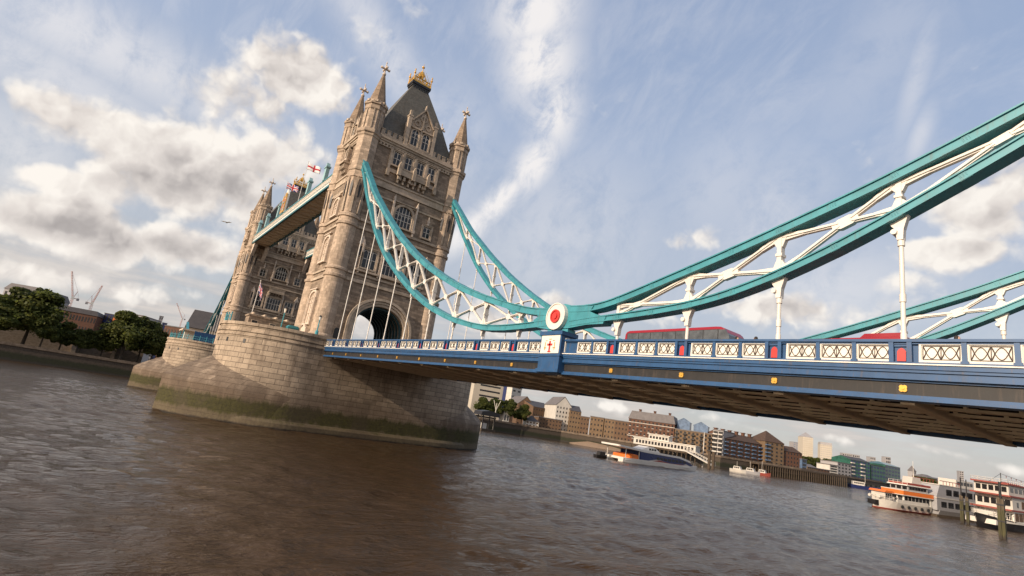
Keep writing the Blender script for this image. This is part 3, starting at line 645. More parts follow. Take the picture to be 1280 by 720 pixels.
# ------------------------------------------------------------------ high-level walkways
def make_walkway(sy, label):
    root = empty('high_walkway', (-41.2, sy*7.75, 45.3), label, 'walkway', 'high walkways between the towers')
    mb = MB(); x0, x1 = -76.2, -6.2; yo, yi = sy*10.0, sy*5.5; ya, yb = min(yo, yi), max(yo, yi)
    mb.box(x0, x1, ya+.3, yb-.3, 45.7, 45.95); mb.build('floor', M['soffit'], root)
    mb = MB()
    for y in (yo, yi):
        s = -1 if y == min(yo, yi) else 1
        mb.box(x0, x1, y-.22, y+.22, 45.25, 45.7)
    mb.build('edge_girder', M['tealdark'], root)
    mb = MB(); n = 24
    for i in range(n):
        x = x0+(i+.5)*(x1-x0)/n; mb.box(x-.16, x+.16, ya+.25, yb-.25, 45.35, 45.69)
        xa = x0+i*(x1-x0)/n; xb = x0+(i+1)*(x1-x0)/n
        if i % 2: mb.bar((xa, ya+.3, 45.5), (xb, yb-.3, 45.5), .2, .16)
        else: mb.bar((xa, yb-.3, 45.5), (xb, ya+.3, 45.5), .2, .16)
    mb.build('floor_beams', M['soffit'], root)
    for y in (yo, yi):
        mb = MB()
        mb.box(x0, x1, y-.10, y+.10, 45.72, 46.3); mb.box(x0, x1, y-.06, y+.06, 46.4, 47.7)
        w = mb.build('lattice_wall', M['cream'], root)
        mb = MB(); n = 70
        out = -.09 if y < 0 else .09
        if y == yi: out = -out
        for i in range(n):
            xa = x0+i*(x1-x0)/n; xb = x0+(i+1)*(x1-x0)/n
            mb.bar((xa, y+out, 46.4), (xb, y+out, 47.7), .09, .08, (0, 1, 0)); mb.bar((xa, y+out, 47.7), (xb, y+out, 46.4), .09, .08, (0, 1, 0))
        mb.build('lattice', M['mullion'], w)
        mb = MB(); mb.box(x0, x1, y-.2, y+.2, 47.7, 47.92); mb.box(x0, x1, y-.14, y+.14, 46.3, 46.4); mb.build('top_rail', M['teal'], root)
    mb = MB()
    for sg in (-1, 1):
        mb.prism([(ya+.2, 47.9), (yb-.2, 47.9), ((ya+yb)/2, 49.0)], x0, x1, lambda u, v, n: (n, u, v)); break
    mb.build('roof', M['slate'], root)
    for x in (-72, -62.9, -50.5, -45.9, -25.5, -14):                       # teal standards on the outer side
        mb = MB(); mb.box(x-.55, x+.55, yo-.35, yo+.35, 47.9, 50.8); mb.box(x-.75, x+.75, yo-.5, yo+.5, 50.8, 51.1); mb.prism([(x-.55, 51.1), (x+.55, 51.1), (x, 52.0)], yo-.35, yo+.35, lambda u, v, n: (u, n, v))
        mb.build('standard', M['tealpale'], root)
    mb = MB(); fr = lambda u, v, n: (u, yo-sy*0+sy*n, v)
    mb.prism([(-47.6, 48.0), (-44.2, 48.0), (-44.2, 52.6), (-45.0, 54.0), (-45.9, 54.8), (-46.8, 54.0), (-47.6, 52.6)], -.2, .2, lambda u, v, n: (u, yo+n, v)); arms = mb.build('arms_panel', M['cream'], root)
    mb = MB(); mb.prism([(-47.0, 49.2), (-44.8, 49.2), (-44.8, 51.6), (-45.9, 52.2), (-47.0, 51.6)], .2, .34, lambda u, v, n: (u, yo+sy*n, v)); mb.build('shield', M['red'], arms)
    mb = MB()
    for (a, b_, c_, d_) in ((-47.5, -44.3, 48.1, 48.8), (-47.55, -47.1, 48.8, 53.0), (-44.7, -44.25, 48.8, 53.0), (-46.5, -45.3, 52.5, 53.6), (-46.05, -45.75, 49.3, 51.9), (-46.8, -45.0, 50.5, 50.8)): mb.prism(rect(a, b_, c_, d_), .2, .4, lambda u, v, n: (u, yo+sy*n, v))
    mb.build('gilt_ornament', M['gold'], arms)
    mb = MB()                                   # stone brackets under each end
    for (x, s) in ((x0+1.5, 1), (x1-1.5, -1)):
        for y in (ya+.6, yb-.6): mb.prism([(x-s*1.6, 45.2), (x+s*1.4, 45.2), (x+s*1.2, 44.2), (x-s*.4, 42.0), (x-s*1.6, 40.6)], y-.45, y+.45, lambda u, v, n: (u, n, v))
    mb.build('bracket', M['carved'], root)
    return root
make_walkway(-1, 'long enclosed teal and cream walkway slung high between the towers, gilt coat of arms above')
make_walkway(1, 'second high walkway, glimpsed underneath and behind the flagged one')
# ------------------------------------------------------------------ road decks
SLP = .0280; Z0 = 14.276
zt = lambda x: Z0-SLP*x
XH, DX = 14.1845, 5.48846
xk = lambda k: XH+DX*k
def sbox(mb, x0, x1, y0, y1, a, b_, mi=None):
    mb.add([(x0,y0,zt(x0)+a),(x1,y0,zt(x1)+a),(x1,y1,zt(x1)+a),(x0,y1,zt(x0)+a),(x0,y0,zt(x0)+b_),(x1,y0,zt(x1)+b_),(x1,y1,zt(x1)+b_),(x0,y1,zt(x0)+b_)],
           [(0,3,2,1),(4,5,6,7),(0,1,5,4),(1,2,6,5),(2,3,7,6),(3,0,4,7)], mi)
DA, DB = 10.75, 118.0
def panel_meshes():
    w, h = 1.36, .70
    fr = lambda u, v, n: (u, -n, v)             # outward is -y
    mb = MB(); mb.prism(rect(-w/2, w/2, 0, h), 0, .05, fr)
    o = rect(-w/2-.06, w/2+.06, -.06, h+.06); i_ = rect(-w/2+.02, w/2-.02, .02, h-.02); mb.ring(o, i_, 0, .11, fr)
    plate = mb.mesh('parapet_panel', M['cream'])
    mb = MB(); t = .03; a, b_ = w/2-.07, h-.14
    def seg(p, q): mb.bar(fr(p[0], p[1], .062), fr(q[0], q[1], .062), t, .03, (0, 1, 0))
    def poly(ps):
        for i in range(len(ps)-1): seg(ps[i], ps[i+1])
    y0, y1 = .07, h-.07; hw = w/4-.02
    seg((-a, y0), (a, y0)); seg((-a, y1), (a, y1)); seg((-a, y0), (-a, y1)); seg((a, y0), (a, y1)); seg((0, y0), (0, y1))
    for c in (-a/2, a/2):
        n = 10; hw = a/2
        poly([(c-hw+2*hw*i/n, y1-.93*(y1-y0)*math.sin(math.pi*i/n)) for i in range(n+1)])
        poly([(c-hw+2*hw*i/n, y0+.93*(y1-y0)*math.sin(math.pi*i/n)) for i in range(n+1)])
        poly([(c-hw+.0+.16*math.sin(math.pi*i/6)*hw*2, y0+(y1-y0)*i/6) for i in range(7)]); poly([(c+hw-.16*math.sin(math.pi*i/6)*hw*2, y0+(y1-y0)*i/6) for i in range(7)])
    return plate, mb.mesh('tracery', M['pattern'])
PLATE, TRAC = panel_meshes()
mb = MB(); fr = lambda u, v, n: (u, -n, v)
mb.prism([(-.16, 0), (.16, 0), (.16, .42), (.1, .52), (0, .58), (-.1, .52), (-.16, .42)], 0, .06, fr)
for u in (-.11, 0, .11): mb.prism([(u-.045, .64), (u+.045, .64), (u+.045, .70), (u-.045, .70)], 0, .05, fr)
SHIELD = mb.mesh('shield', M['red'])
mb = MB()
for i in range(4):
    a = i*math.pi/2+.785; mb.prism([(.10*math.cos(a)+.11*math.cos(k*.785), .10*math.sin(a)+.11*math.sin(k*.785)) for k in range(8)], 0, .08, fr)
    a = i*math.pi/2; mb.prism([(.11*math.cos(a)+.06*math.cos(k*.785), .11*math.sin(a)+.06*math.sin(k*.785)) for k in range(8)], 0, .06, fr)
mb.prism([(.07*math.cos(i*.785), .07*math.sin(i*.785)) for i in range(8)], 0, .12, fr)
for v_ in mb.v: v_ *= .82
ROSE = mb.mesh('gilt_rosette', M['gold'])
def make_deck():
    root = empty('bridge_deck', (DA, 0, 11.5), 'blue painted side span of the bridge with cream tracery parapet, red shields and gilt rosettes', 'bridge deck', 'side spans of the bridge')
    mb = MB(); sbox(mb, DA, DB, -9.3, 9.3, -1.55, -1.15); mb.build('roadway', M['asphalt'], root)
    mb = MB(); sbox(mb, DA, DB, -9.3, -6.2, -1.15, -1.0); sbox(mb, DA, DB, 6.2, 9.3, -1.15, -1.0); mb.build('footway', M['dress'], root)
    for s in (-1, 1):
        Y = lambda a, b_: (min(s*a, s*b_), max(s*a, s*b_))
        mb = MB()
        sbox(mb, DA, DB, *Y(9.42, 9.62), -1.06, -.10)                       # parapet wall
        sbox(mb, DA, DB, *Y(9.34, 9.84), -.12, 0.0); sbox(mb, DA, DB, *Y(9.38, 9.74), -.2, -.12)
        sbox(mb, DA, DB, *Y(9.4, 9.80), -1.06, -.98)
        pw = mb.build('parapet', M['blue'], root)
        mb = MB(); sbox(mb, DA, DB, *Y(9.3, 9.92), -1.115, -1.06); mb.build('ledge', M['cream'], root)
        mb = MB()
        sbox(mb, DA, DB, *Y(9.3, 9.86), -1.30, -1.115); sbox(mb, DA, DB, *Y(9.3, 9.80), -1.42, -1.30); sbox(mb, DA, DB, *Y(9.3, 9.72), -1.52, -1.42); sbox(mb, DA, DB, *Y(9.3, 9.78), -1.72, -1.52); sbox(mb, DA, DB, *Y(9.3, 9.62), -1.80, -1.72)
        mb.build('cornice', M['blue'], root)
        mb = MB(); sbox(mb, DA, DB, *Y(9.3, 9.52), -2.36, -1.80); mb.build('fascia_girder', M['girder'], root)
        mb = MB(); sbox(mb, DA, DB, *Y(9.2, 9.70), -2.48, -2.36); sbox(mb, DA, DB, *Y(9.1, 9.80), -2.60, -2.48); mb.build('bottom_flange', M['blue'], root)
    T = Matrix.Rotation(math.atan(SLP), 4, 'Y')
    for k in range(-1, 18):
        for j in range(3):
            x = xk(k)+.5+.2+.70+j*(1.36+.20)-.03
            if x < DA+.6 or 61.2 < x < 65.0 or x > 106: continue
            o = inst('parapet_panel', PLATE, root, Matrix.Translation((x, -9.62, zt(x)-.905)) @ T)
            c = bpy.data.objects.new('tracery', TRAC); COL.objects.link(c); c.parent = o
            xp = x+.78
            mb = MB(); mb.prism(rect(xp-.085, xp+.085, zt(xp)-1.0, zt(xp)-.14), -9.80, -9.6, lambda u, v, n: (u, n, v)); mb.box(xp-.13, xp+.13, -9.84, -9.6, zt(xp)-1.02, zt(xp)-.9)
            if j < 2 and xp < 105: mb.build('parapet_post', M['blue'], root)
        x = xk(k)
        if DA+.4 < x < 106 and k != 9:
            mb = MB(); mb.prism(rect(x-.42, x-.24, zt(x)-1.0, zt(x)-.12), -9.82, -9.6, lambda u, v, n: (u, n, v)); mb.prism(rect(x+.24, x+.42, zt(x)-1.0, zt(x)-.12), -9.82, -9.6, lambda u, v, n: (u, n, v))
            mb.prism(rect(x-.30, x+.30, zt(x)-.30, zt(x)-.2), -9.70, -9.6, lambda u, v, n: (u, n, v)); p = mb.build('shield_pilaster', M['blue'], root); inst('shield', SHIELD, p, Matrix.Translation((x, -9.62, zt(x)-.93)) @ T)
        if DA < x < 106 and k != 9: inst('gilt_rosette', ROSE, root, Matrix.Translation((x, -9.52, zt(x)-2.08)) @ T)
    # pedestals under the roundels
    for s in (-1, 1):
        x0, x1 = 62.15, 64.45; f = lambda u, v, n, s=s: (u, s*n, v)
        mb = MB()
        mb.prism(rect(x0, x1, 10.15, 12.9), 8.7, 10.15, f); mb.prism(rect(x0-.12, x1+.12, 12.75, 13.05), 8.6, 10.27, f); mb.prism(rect(x0-.1, x1+.1, 9.95, 10.2), 8.7, 10.25, f)
        mb.prism(rect(x0-.07, x1+.07, 11.15, 11.3), 8.65, 10.22, f); mb.prism([(x0, 10.2), (x1, 10.2), (x1, 9.9), (x0, 9.9)], 8.8, 10.1, f)
        pd = mb.build('roundel_pedestal', M['blue'], root)
        mb = MB(); mb.prism(rect(x0+.12, x1-.12, 11.36, 12.72), 10.14, 10.2, f)
        mb.prism(rect(-9.75, -9.05, 11.5, 12.6) if s < 0 else rect(9.05, 9.75, 11.5, 12.6), x1-.01, x1+.05, lambda u, v, n: (n, u, v)); mb.build('arms_panel', M['cream'], pd)
        mb = MB(); c = (x0+x1)/2
        mb.prism(rect(c-.07, c+.07, 11.5, 12.3), 10.2, 10.24, f); mb.prism(rect(c-.27, c+.27, 11.95, 12.09), 10.2, 10.24, f); mb.prism(rect(c-.16, c+.16, 11.44, 11.52), 10.2, 10.24, f)
        if s < 0: mb.prism(rect(-9.5, -9.3, 11.6, 12.0), x1+.05, x1+.08, lambda u, v, n: (n, u, v)); mb.prism([(-9.5, 12.05), (-9.3, 12.05), (-9.4, 12.3)], x1+.05, x1+.08, lambda u, v, n: (n, u, v))
        mb.build('red_cross', M['red'], pd)
        mb = MB()
        for (a, b_, c_, d_) in ((-.62, -.36, 11.75, 11.8), (.36, .62, 11.75, 11.8), (-.5, -.3, 12.3, 12.34), (.3, .5, 12.3, 12.34), (-.15, .15, 12.42, 12.46), (-.55, -.5, 11.6, 12.2), (.5, .55, 11.6, 12.2)): mb.prism(rect(c+a, c+b_, c_, d_), 10.2, 10.23, f)
        mb.build('faded_supporters', M['gold'], pd)
    # underside
    mb = MB(); sbox(mb, DA, DB, -9.2, 9.2, -1.95, -1.85); mb.build('soffit_plate', M['soffitshade'], root)
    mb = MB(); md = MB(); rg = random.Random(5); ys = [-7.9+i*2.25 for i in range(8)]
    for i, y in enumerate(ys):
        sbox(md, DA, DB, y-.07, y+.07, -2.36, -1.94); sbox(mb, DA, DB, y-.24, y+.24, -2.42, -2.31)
        x = DA+(i % 2)*.9
        while x < DB:
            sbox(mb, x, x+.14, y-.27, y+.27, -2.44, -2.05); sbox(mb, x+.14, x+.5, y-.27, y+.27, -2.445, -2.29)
            x += 1.83
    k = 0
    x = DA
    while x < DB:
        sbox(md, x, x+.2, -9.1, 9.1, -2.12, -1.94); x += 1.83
    mb.build('stringer_flanges', M['soffit'], root); md.build('stringer_webs', M['soffitshade'], root)  # webs carry painted-in gap shade beside the bright flanges
    for k in range(0, 19):
        x = xk(k)
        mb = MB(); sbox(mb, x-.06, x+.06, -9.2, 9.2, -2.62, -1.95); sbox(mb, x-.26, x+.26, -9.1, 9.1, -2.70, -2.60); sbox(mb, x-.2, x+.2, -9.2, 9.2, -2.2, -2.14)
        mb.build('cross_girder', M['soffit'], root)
    return root
deck = make_deck()
def make_far_deck():
    root = empty('bridge_deck', (NX-10.75, 0, 11.5), 'blue side span running to the far bank behind the second tower', 'bridge deck', 'side spans of the bridge')
    f = lambda x: NX-x
    for name, (a, b_, y0, y1), m_ in (('roadway', (-1.9, -1.15, -9.3, 9.3), 'asphalt'), ('fascia', (-2.6, -1.06, -9.75, -9.3), 'blue'), ('fascia', (-2.6, -1.06, 9.3, 9.75), 'blue'), ('parapet', (-1.06, 0, -9.7, -9.45), 'blue'), ('parapet', (-1.06, 0, 9.45, 9.7), 'blue')):
        mb = MB(); x0, x1 = DA, 95
        mb.add([(f(x1),y0,zt(x1)+a),(f(x0),y0,zt(x0)+a),(f(x0),y1,zt(x0)+a),(f(x1),y1,zt(x1)+a),(f(x1),y0,zt(x1)+b_),(f(x0),y0,zt(x0)+b_),(f(x0),y1,zt(x0)+b_),(f(x1),y1,zt(x1)+b_)],
           [(0,3,2,1),(4,5,6,7),(0,1,5,4),(1,2,6,5),(2,3,7,6),(3,0,4,7)]); mb.build(name, M[m_], root)
    # bascules between the piers
    r2 = empty('bascule_span', (-41.2, 0, 12.2), 'central lifting road span low between the two bridge towers', 'bridge span')
    mb = MB(); mb.box(-71.6, -10.8, -7.3, 7.3, 12.9, 13.4); mb.build('roadway', M['asphalt'], r2)
    mb = MB()
    for y in (-7.4, 7.4):
        mb.prism([(-71.6, 13.3), (-71.6, 9.8), (-60, 11.6), (-41.2, 12.6), (-22.4, 11.6), (-10.8, 9.8), (-10.8, 13.3)], y-.2, y+.2, lambda u, v, n: (u, n, v))
    mb.build('arched_girder', M['blue'], r2)
    mb = MB()
    for y in (-7.4, 7.4):
        mb.box(-71.6, -10.8, y-.08, y+.08, 14.3, 14.45)
        for i in range(42): x = -71.4+i*1.45; mb.box(x-.05, x+.05, y-.05, y+.05, 13.4, 14.3)
    mb.build('railing', M['teal'], r2)
    for (a, nm) in ((0, 1), (NX, 2)):
        pass
make_far_deck()
# road surface across each pier, through the arch
for px, lab in ((0, 'road'), (NX, 'road')):
    mb = MB(); mb.box(px-10.6, px+10.7, -4.2, 4.2, 14.0 if 0 else 12.9, 14.43)
    o = mb.build('road', M['asphalt'], None, (px, 0, 14.4)); o['kind'] = 'structure'
# ------------------------------------------------------------------ suspension chains
LT = [(6.6,46.4),(8.8,44.4),(15.55,38.05),(23.4,32.0),(29.5,27.75),(35,24.45),(39.3,22.2),(43,20.55),(46.2,19.22),(49.7,17.98),(52.7,17.06),(56.2,16.12),(58.6,15.52),(60.8,15.12),(62.6,15.05)]
LB = [(6.6,44.7),(8.8,42.3),(12.23,38.1),(15.1,34.98),(17.7,32.2),(19.9,30.0),(23.07,27.3),(26.2,24.9),(31.9,21.35),(36.7,18.75),(41.5,16.6),(44.1,15.75),(46.7,14.92),(49,14.4),(52.3,13.76),(54.5,13.55),(56.9,13.5),(60.5,13.57),(62.4,13.65)]
RT = [(64.5,15.1),(66,14.95),(67.5,15.02),(69,15.34),(70.4,15.7),(76.7,17.35),(78.8,17.95),(80.65,18.5),(84,19.5),(86.7,20.45),(89.1,21.36),(92,22.5),(97,24.6),(104,27.8)]
RB = [(64.6,13.35),(66.5,13.48),(68.5,13.47),(70.6,13.54),(74.5,13.82),(76.7,14.14),(79.8,14.95),(82.4,15.88),(84.65,16.83),(86.65,17.77),(88.45,18.62),(90,19.38),(93,21),(97,23.2),(104,26.6)]
def resamp(pts, step=.7):
    P_ = np.array(pts); s = np.r_[0, np.cumsum(np.hypot(*np.diff(P_, axis=0).T))]; n = int(s[-1]/step)+1; u = np.linspace(0, s[-1], n)
    q = np.stack([np.interp(u, s, P_[:, 0]), np.interp(u, s, P_[:, 1])], 1)
    for _ in range(5): q[1:-1] = .25*q[:-2]+.5*q[1:-1]+.25*q[2:]
    return q
def sweep(mb, q, y, prof):
    """prof: closed outline in (y, n); n measured inward from the traced edge"""
    t = np.gradient(q, axis=0); t /= np.linalg.norm(t, axis=1)[:, None]; nn = np.stack([-t[:, 1], t[:, 0]], 1)
    L = len(prof); vs = []
    for (x, z), (nx, nz) in zip(q, nn):
        for (a, b_) in prof: vs.append((x+nx*b_, y+a, z+nz*b_))
    fs = [(i*L+j, i*L+(j+1)%L, (i+1)*L+(j+1)%L, (i+1)*L+j) for i in range(len(q)-1) for j in range(L)]
    fs += [tuple(range(L)), tuple(range((len(q)-1)*L, len(q)*L))]
    mb.add(vs, fs)
def chord_prof(d0, d1):                         # riveted box with wide flanges
    w, f, wb = .46, .075, .36
    a, b_ = min(d0, d1), max(d0, d1)
    return [(-w, a), (w, a), (w, a+f), (wb, a+f), (wb, b_-f), (w, b_-f), (w, b_), (-w, b_), (-w, b_-f), (-wb, b_-f), (-wb, a+f), (-w, a+f)]
    return [(-w, a), (w, a), (w, a+f), (wb, a+f), (wb, m1-.05), (w-.05, m1-.05), (w-.05, m1+.05), (wb, m1+.05), (wb, b_-f), (w, b_-f), (w, b_), (-w, b_), (-w, b_-f), (-wb, b_-f), (-wb, m1+.05), (-w+.05, m1+.05), (-w+.05, m1-.05), (-wb, m1-.05), (-wb, a+f), (-w, a+f)]
def zi(q, x): return float(np.interp(x, q[:, 0], q[:, 1]))
def make_chain(sy, label):
    y = sy*9.29; root = empty('suspension_chain', (63.3, y, 14.25), label, 'suspension chain', 'suspension chains of the bridge')
    for T_, B_, ks, right in ((LT, LB, range(-1, 9), 0), (RT, [(a, b_+.92*(b_-5.84)/27*(.55 if a < 67 else .9)) for a, b_ in RB], range(10, 20), 1)):
        qt, qb = resamp(T_), resamp(B_); dt, db = (.50, .44) if right else (.58, .52)
        mb = MB(); sweep(mb, qt, y, chord_prof(-dt, 0)); mc = MB(); sweep(mc, qb, y, chord_prof(0, db))
        w = .28 if right else .19
        for q_, d_, m_ in ((qt, -dt, mb), (qb, db, mc)):
            for i in range(2, len(q_)-3, 4):
                a = Vector((q_[i][0], y, q_[i][1])); b_ = Vector((q_[i+1][0], y, q_[i+1][1])); t_ = (b_-a).normalized(); n_ = Vector((-t_.z, 0, t_.x)); c_ = (a+b_)/2+n_*d_/2
                m_.bar(c_-t_*.16, c_+t_*.16, .76, abs(d_)-.14, n_); m_.bar(c_-n_*d_/2-t_*.25, c_-n_*d_/2+t_*.25, .88, .035, n_)
                for k_ in (-.11, 0, .11):
                    for h_ in (-.3, -.1, .1, .3):
                        pr_ = c_+t_*k_+n_*h_*(abs(d_)-.16)*1.2
                        m_.box(pr_.x-.022, pr_.x+.022, y-.395, y+.395, pr_.z-.022, pr_.z+.022)
        mb.build('upper_chord', M['teal'], root); mc.build('lower_chord', M['teal'], root)
        nodes = []
        for k in ks:
            x = xk(k)
            if x > 103.5: continue
            sl_t = (zi(qt, x+.2)-zi(qt, x-.2))/.4; sl_b = (zi(qb, x+.2)-zi(qb, x-.2))/.4
            ztop = zi(qt, x)-dt*math.sqrt(1+sl_t**2); zbot = zi(qb, x)+db*math.sqrt(1+sl_b**2); zlow = zi(qb, x)
            nodes.append((x, zbot, ztop, sl_b, sl_t))
            if ztop-zbot > .25:
                mb = MB(); mb.box(x-w*.42, x+w*.42, y-.2, y+.2, zbot-.3, ztop+.3)
                if ztop-zbot > .9: 
                    mb.box(x-w*.62, x+w*.62, y-.25, y+.25, zbot+(ztop-zbot)*.42, zbot+(ztop-zbot)*.5)
                    g = min(.6, (ztop-zbot)*.35); hw_ = .6 if right else .4
                    mb.prism([(x-hw_, ztop-sl_t*hw_+.1), (x+hw_, ztop+sl_t*hw_+.1), (x+hw_, ztop+sl_t*hw_-.04), (x+.34, ztop+sl_t*.3-g*.35), (x+.16, ztop-g), (x-.16, ztop-g), (x-.34, ztop-sl_t*.3-g*.35), (x-hw_, ztop-sl_t*hw_-.04)], y-.16, y+.16, lambda u, v, n: (u, n, v))
                    mb.prism([(x-.5, zbot-sl_b*.5-.1), (x-.16, zbot+g), (x+.16, zbot+g), (x+.5, zbot+sl_b*.5-.1)], y-.16, y+.16, lambda u, v, n: (u, n, v))
                mb.build('post', M['white'], root)
            zd = zt(x)-.02
            if k >= 0 and zlow-zd > .15:
                mb = MB(); r_ = .098 if right else .07
                g = min(1.0 if right else .55, (zlow-zd)*.75); ww = .44 if right else .26
                mb.prism([(x-ww, zlow-sl_b*ww+.12), (x-ww*.75, zlow-sl_b*ww-.08), (x-ww*.35, zlow-g*.5), (x-ww*.28, zlow-g), (x+ww*.28, zlow-g), (x+ww*.35, zlow-g*.5), (x+ww*.75, zlow+sl_b*ww-.08), (x+ww, zlow+sl_b*ww+.12)], y-.17, y+.17, lambda u, v, n: (u, n, v))
                if right: mb.tube((x-.2, y-sy*0-.3, zlow-g*.62), (x-.2, y+.3, zlow-g*.62), .13, 10)
                if zlow-g > zd+.05:
                    mb.tube((x, y, zlow-g+.1), (x, y, zd-.9), r_, 10)
                    L_ = zlow-g-zd
                    if L_ > 1.2:
                        for c_ in ((zlow-g-.1, 1.5), (zd+L_*.42, 1.35), (zd+.2, 1.3)): mb.tube((x, y, c_[0]-.18), (x, y, c_[0]+.18), r_*c_[1], 10)
                mb.build('hanger', M['white'], root)
        for a, b_ in zip(nodes[:-1], nodes[1:]):
            ga, gb = a[2]-a[1], b_[2]-b_[1]
            if max(ga, gb) < .35: continue
            mb = MB(); A0, A1 = Vector((a[0]+.12, y, a[1]+.05)), Vector((a[0]+.12, y, a[2]-.05)); B0, B1 = Vector((b_[0]-.12, y, b_[1]+.05)), Vector((b_[0]-.12, y, b_[2]-.05))
            # crossing point
            den = (B1-A0).x*(B0-A1).z-(B1-A0).z*(B0-A1).x
            s_ = ((A1-A0).x*(B0-A1).z-(A1-A0).z*(B0-A1).x)/den; C = A0+(B1-A0)*s_
            for q_, p in enumerate((A0, A1, B0, B1)):
                d = (p-C); e = .008*q_
                mb.bar(C, p, w*.80, .20+e, (0, 1, 0)); mb.bar(C+d.normalized()*.3, p, w*.34, .38+e, (0, 1, 0))
                k_ = d.normalized()*min(1.1, d.length*.4)
                mb.bar(p, p-k_, w*1.45, .25+e, (0, 1, 0), None, w*.8, .25+e)
            sa = ((B0+B1)-(A0+A1)).normalized(); n_ = Vector((-sa.z, 0, sa.x)); hg = min(ga, gb)*.5+.02; gl = (.62 if right else .36)
            pl = [(-gl, -.10), (-gl*.45, -min(.26, hg*.45)), (gl*.45, -min(.26, hg*.45)), (gl, -.10), (gl, .10), (gl*.45, min(.26, hg*.45)), (-gl*.45, min(.26, hg*.45)), (-gl, .10)]
            mb.prism(pl, -.155, .155, lambda u, v, n, C=C, sa=sa, n_=n_: tuple(C+sa*u+n_*v+Vector((0, n, 0))))
            mb.build('cross_brace', M['white'], root)
    # link where the two lengths meet, and the roundel on it
    mb = MB()
    mb.prism([(60.6, 13.62), (62.2, 13.35), (64.6, 13.35), (66.4, 13.52), (68.0, 13.5), (68.2, 14.0), (67.2, 14.25), (66.6, 14.5), (66.9, 14.9), (66.2, 14.93), (64.8, 15.05), (63.9, 15.28), (62.8, 15.28), (61.8, 15.05), (60.4, 15.1), (60.2, 14.75), (60.9, 14.5), (60.3, 14.2)], y-.43, y+.43, lambda u, v, n: (u, n, v))
    mb.prism([(62.2, 13.3), (64.5, 13.3), (64.5, 13.0), (62.2, 13.0)], y-.4, y+.4, lambda u, v, n: (u, n, v))
    lk = mb.build('link_block', M['teal'], root)
    o_ = y+sy*.43; f = lambda u, v, n: (63.3+u, o_+sy*n, 14.27+v); C = lambda r_, n=28: [(r_*math.cos(2*math.pi*i/n), r_*math.sin(2*math.pi*i/n)) for i in range(n)]
    mb = MB(); mb.prism(C(1.0), -.05, .30, f); mb.ring(C(1.06), C(.97), -.05, .36, f); rd = mb.build('roundel', M['white'], root)
    mb = MB(); mb.prism(C(.50), .28, .36, f); mb.ring(C(.52), C(.40), .28, .42, f); mb.prism(C(.24), .3, .44, f); mb.build('red_centre', M['red'], rd)
    return root
cw = make_chain(-1, 'teal and white lattice suspension chain on the river side, roundel at its low point')
ce = make_chain(1, 'teal and white suspension chain on the far side of the roadway')
for src, lab in ((cw, 'teal chain sloping down behind the far tower to its own side span'), (ce, 'far teal chain on the hidden side of the far span')):
    c = copy_tree(src); c.scale.x = -1; c.location.x = NX-63.3; tag(c, lab)
# ------------------------------------------------------------------ flags, cabin and fittings on the pier
def flag_mat(kind):
    m, t, b = mat(kind+'_flag_cloth'); uv = t.new('ShaderNodeUVMap').outputs[0]
    s = t.new('ShaderNodeSeparateXYZ', {0: uv}); x = t.m('SUBTRACT', s.outputs[0], .5); y = t.m('SUBTRACT', s.outputs[1], .5)
    ax, ay = t.m('ABSOLUTE', x), t.m('ABSOLUTE', y)
    lt = lambda v, k: t.m('LESS_THAN', v, k)
    red, wht, blu = (.42, .012, .03, 1), (.72, .70, .68, 1), (.012, .02, .16, 1)
    if kind == 'george':
        col = t.mix(t.m('MAXIMUM', lt(ax, .06), lt(ay, .11)), wht, red)
    else:
        dg = t.m('ABSOLUTE', t.m('SUBTRACT', ax, ay))
        col = t.mix(lt(dg, .085), blu, wht); col = t.mix(lt(dg, .035), col, red)
        col = t.mix(t.m('MAXIMUM', lt(ax, .10), lt(ay, .17)), col, wht); col = t.mix(t.m('MAXIMUM', lt(ax, .06), lt(ay, .10)), col, red)
    t.l.new(col, b.inputs['Base Color']); b.inputs['Roughness'].default_value = .8
    return m
FG = {'george': flag_mat('george'), 'union': flag_mat('union')}
def flag(base, h, kind, label, length=3.2, hgt=1.75, dirv=(.45, .89, -.12), limp=0.0, group='flags flying on the bridge'):
    base = Vector(base); root = empty('flag', base, label, 'flag', group)
    mb = MB(); mb.tube(base, base+Vector((0, 0, h)), .07, 8, .04); mb.lathe([(.03, h), (.1, h+.08), (.1, h+.16), (.02, h+.24)], 8)
    for i in range(len(mb.v)-32, len(mb.v)): mb.v[i] = mb.v[i]+base
    mb.build('flagpole', M['white'], root)
    d = Vector(dirv).normalized(); side = d.cross(Vector((0, 0, 1))).normalized(); nx, ny = 16, 6
    vs = []; fs = []; uvs = []
    for i in range(nx+1):
        for j in range(ny+1):
            s = i/nx; q = j/ny
            p = base+Vector((0, 0, h-.15-hgt*(1-q)))+d*length*s*(1-.35*limp)+side*(.22*s*math.sin(s*8+q*1.2))+Vector((0, 0, -limp*1.1*s-.25*s*s+.06*math.sin(s*9+q)))
            vs.append(p); uvs.append((s, q))
    for i in range(nx):
        for j in range(ny): a = i*(ny+1)+j; fs.append((a, a+ny+1, a+ny+2, a+1))
    mb = MB(); mb.add(vs, fs); o = mb.build('flag_cloth', FG[kind], root, smooth=True)
    ul = o.data.uv_layers.new(name='UVMap')
    for li, l in enumerate(o.data.loops): ul.data[li].uv = uvs[l.vertex_index]
    sm = o.modifiers.new('thickness', 'SOLIDIFY'); sm.thickness = .02
    return root
flag((-33.0, -9.9, 48.0), 10.4, 'george', 'white flag with a red cross flying over the near end of the high walkway')
flag((-50.6, -9.9, 48.0), 10.2, 'union', 'red white and blue crossed flag flying over the middle of the high walkway')
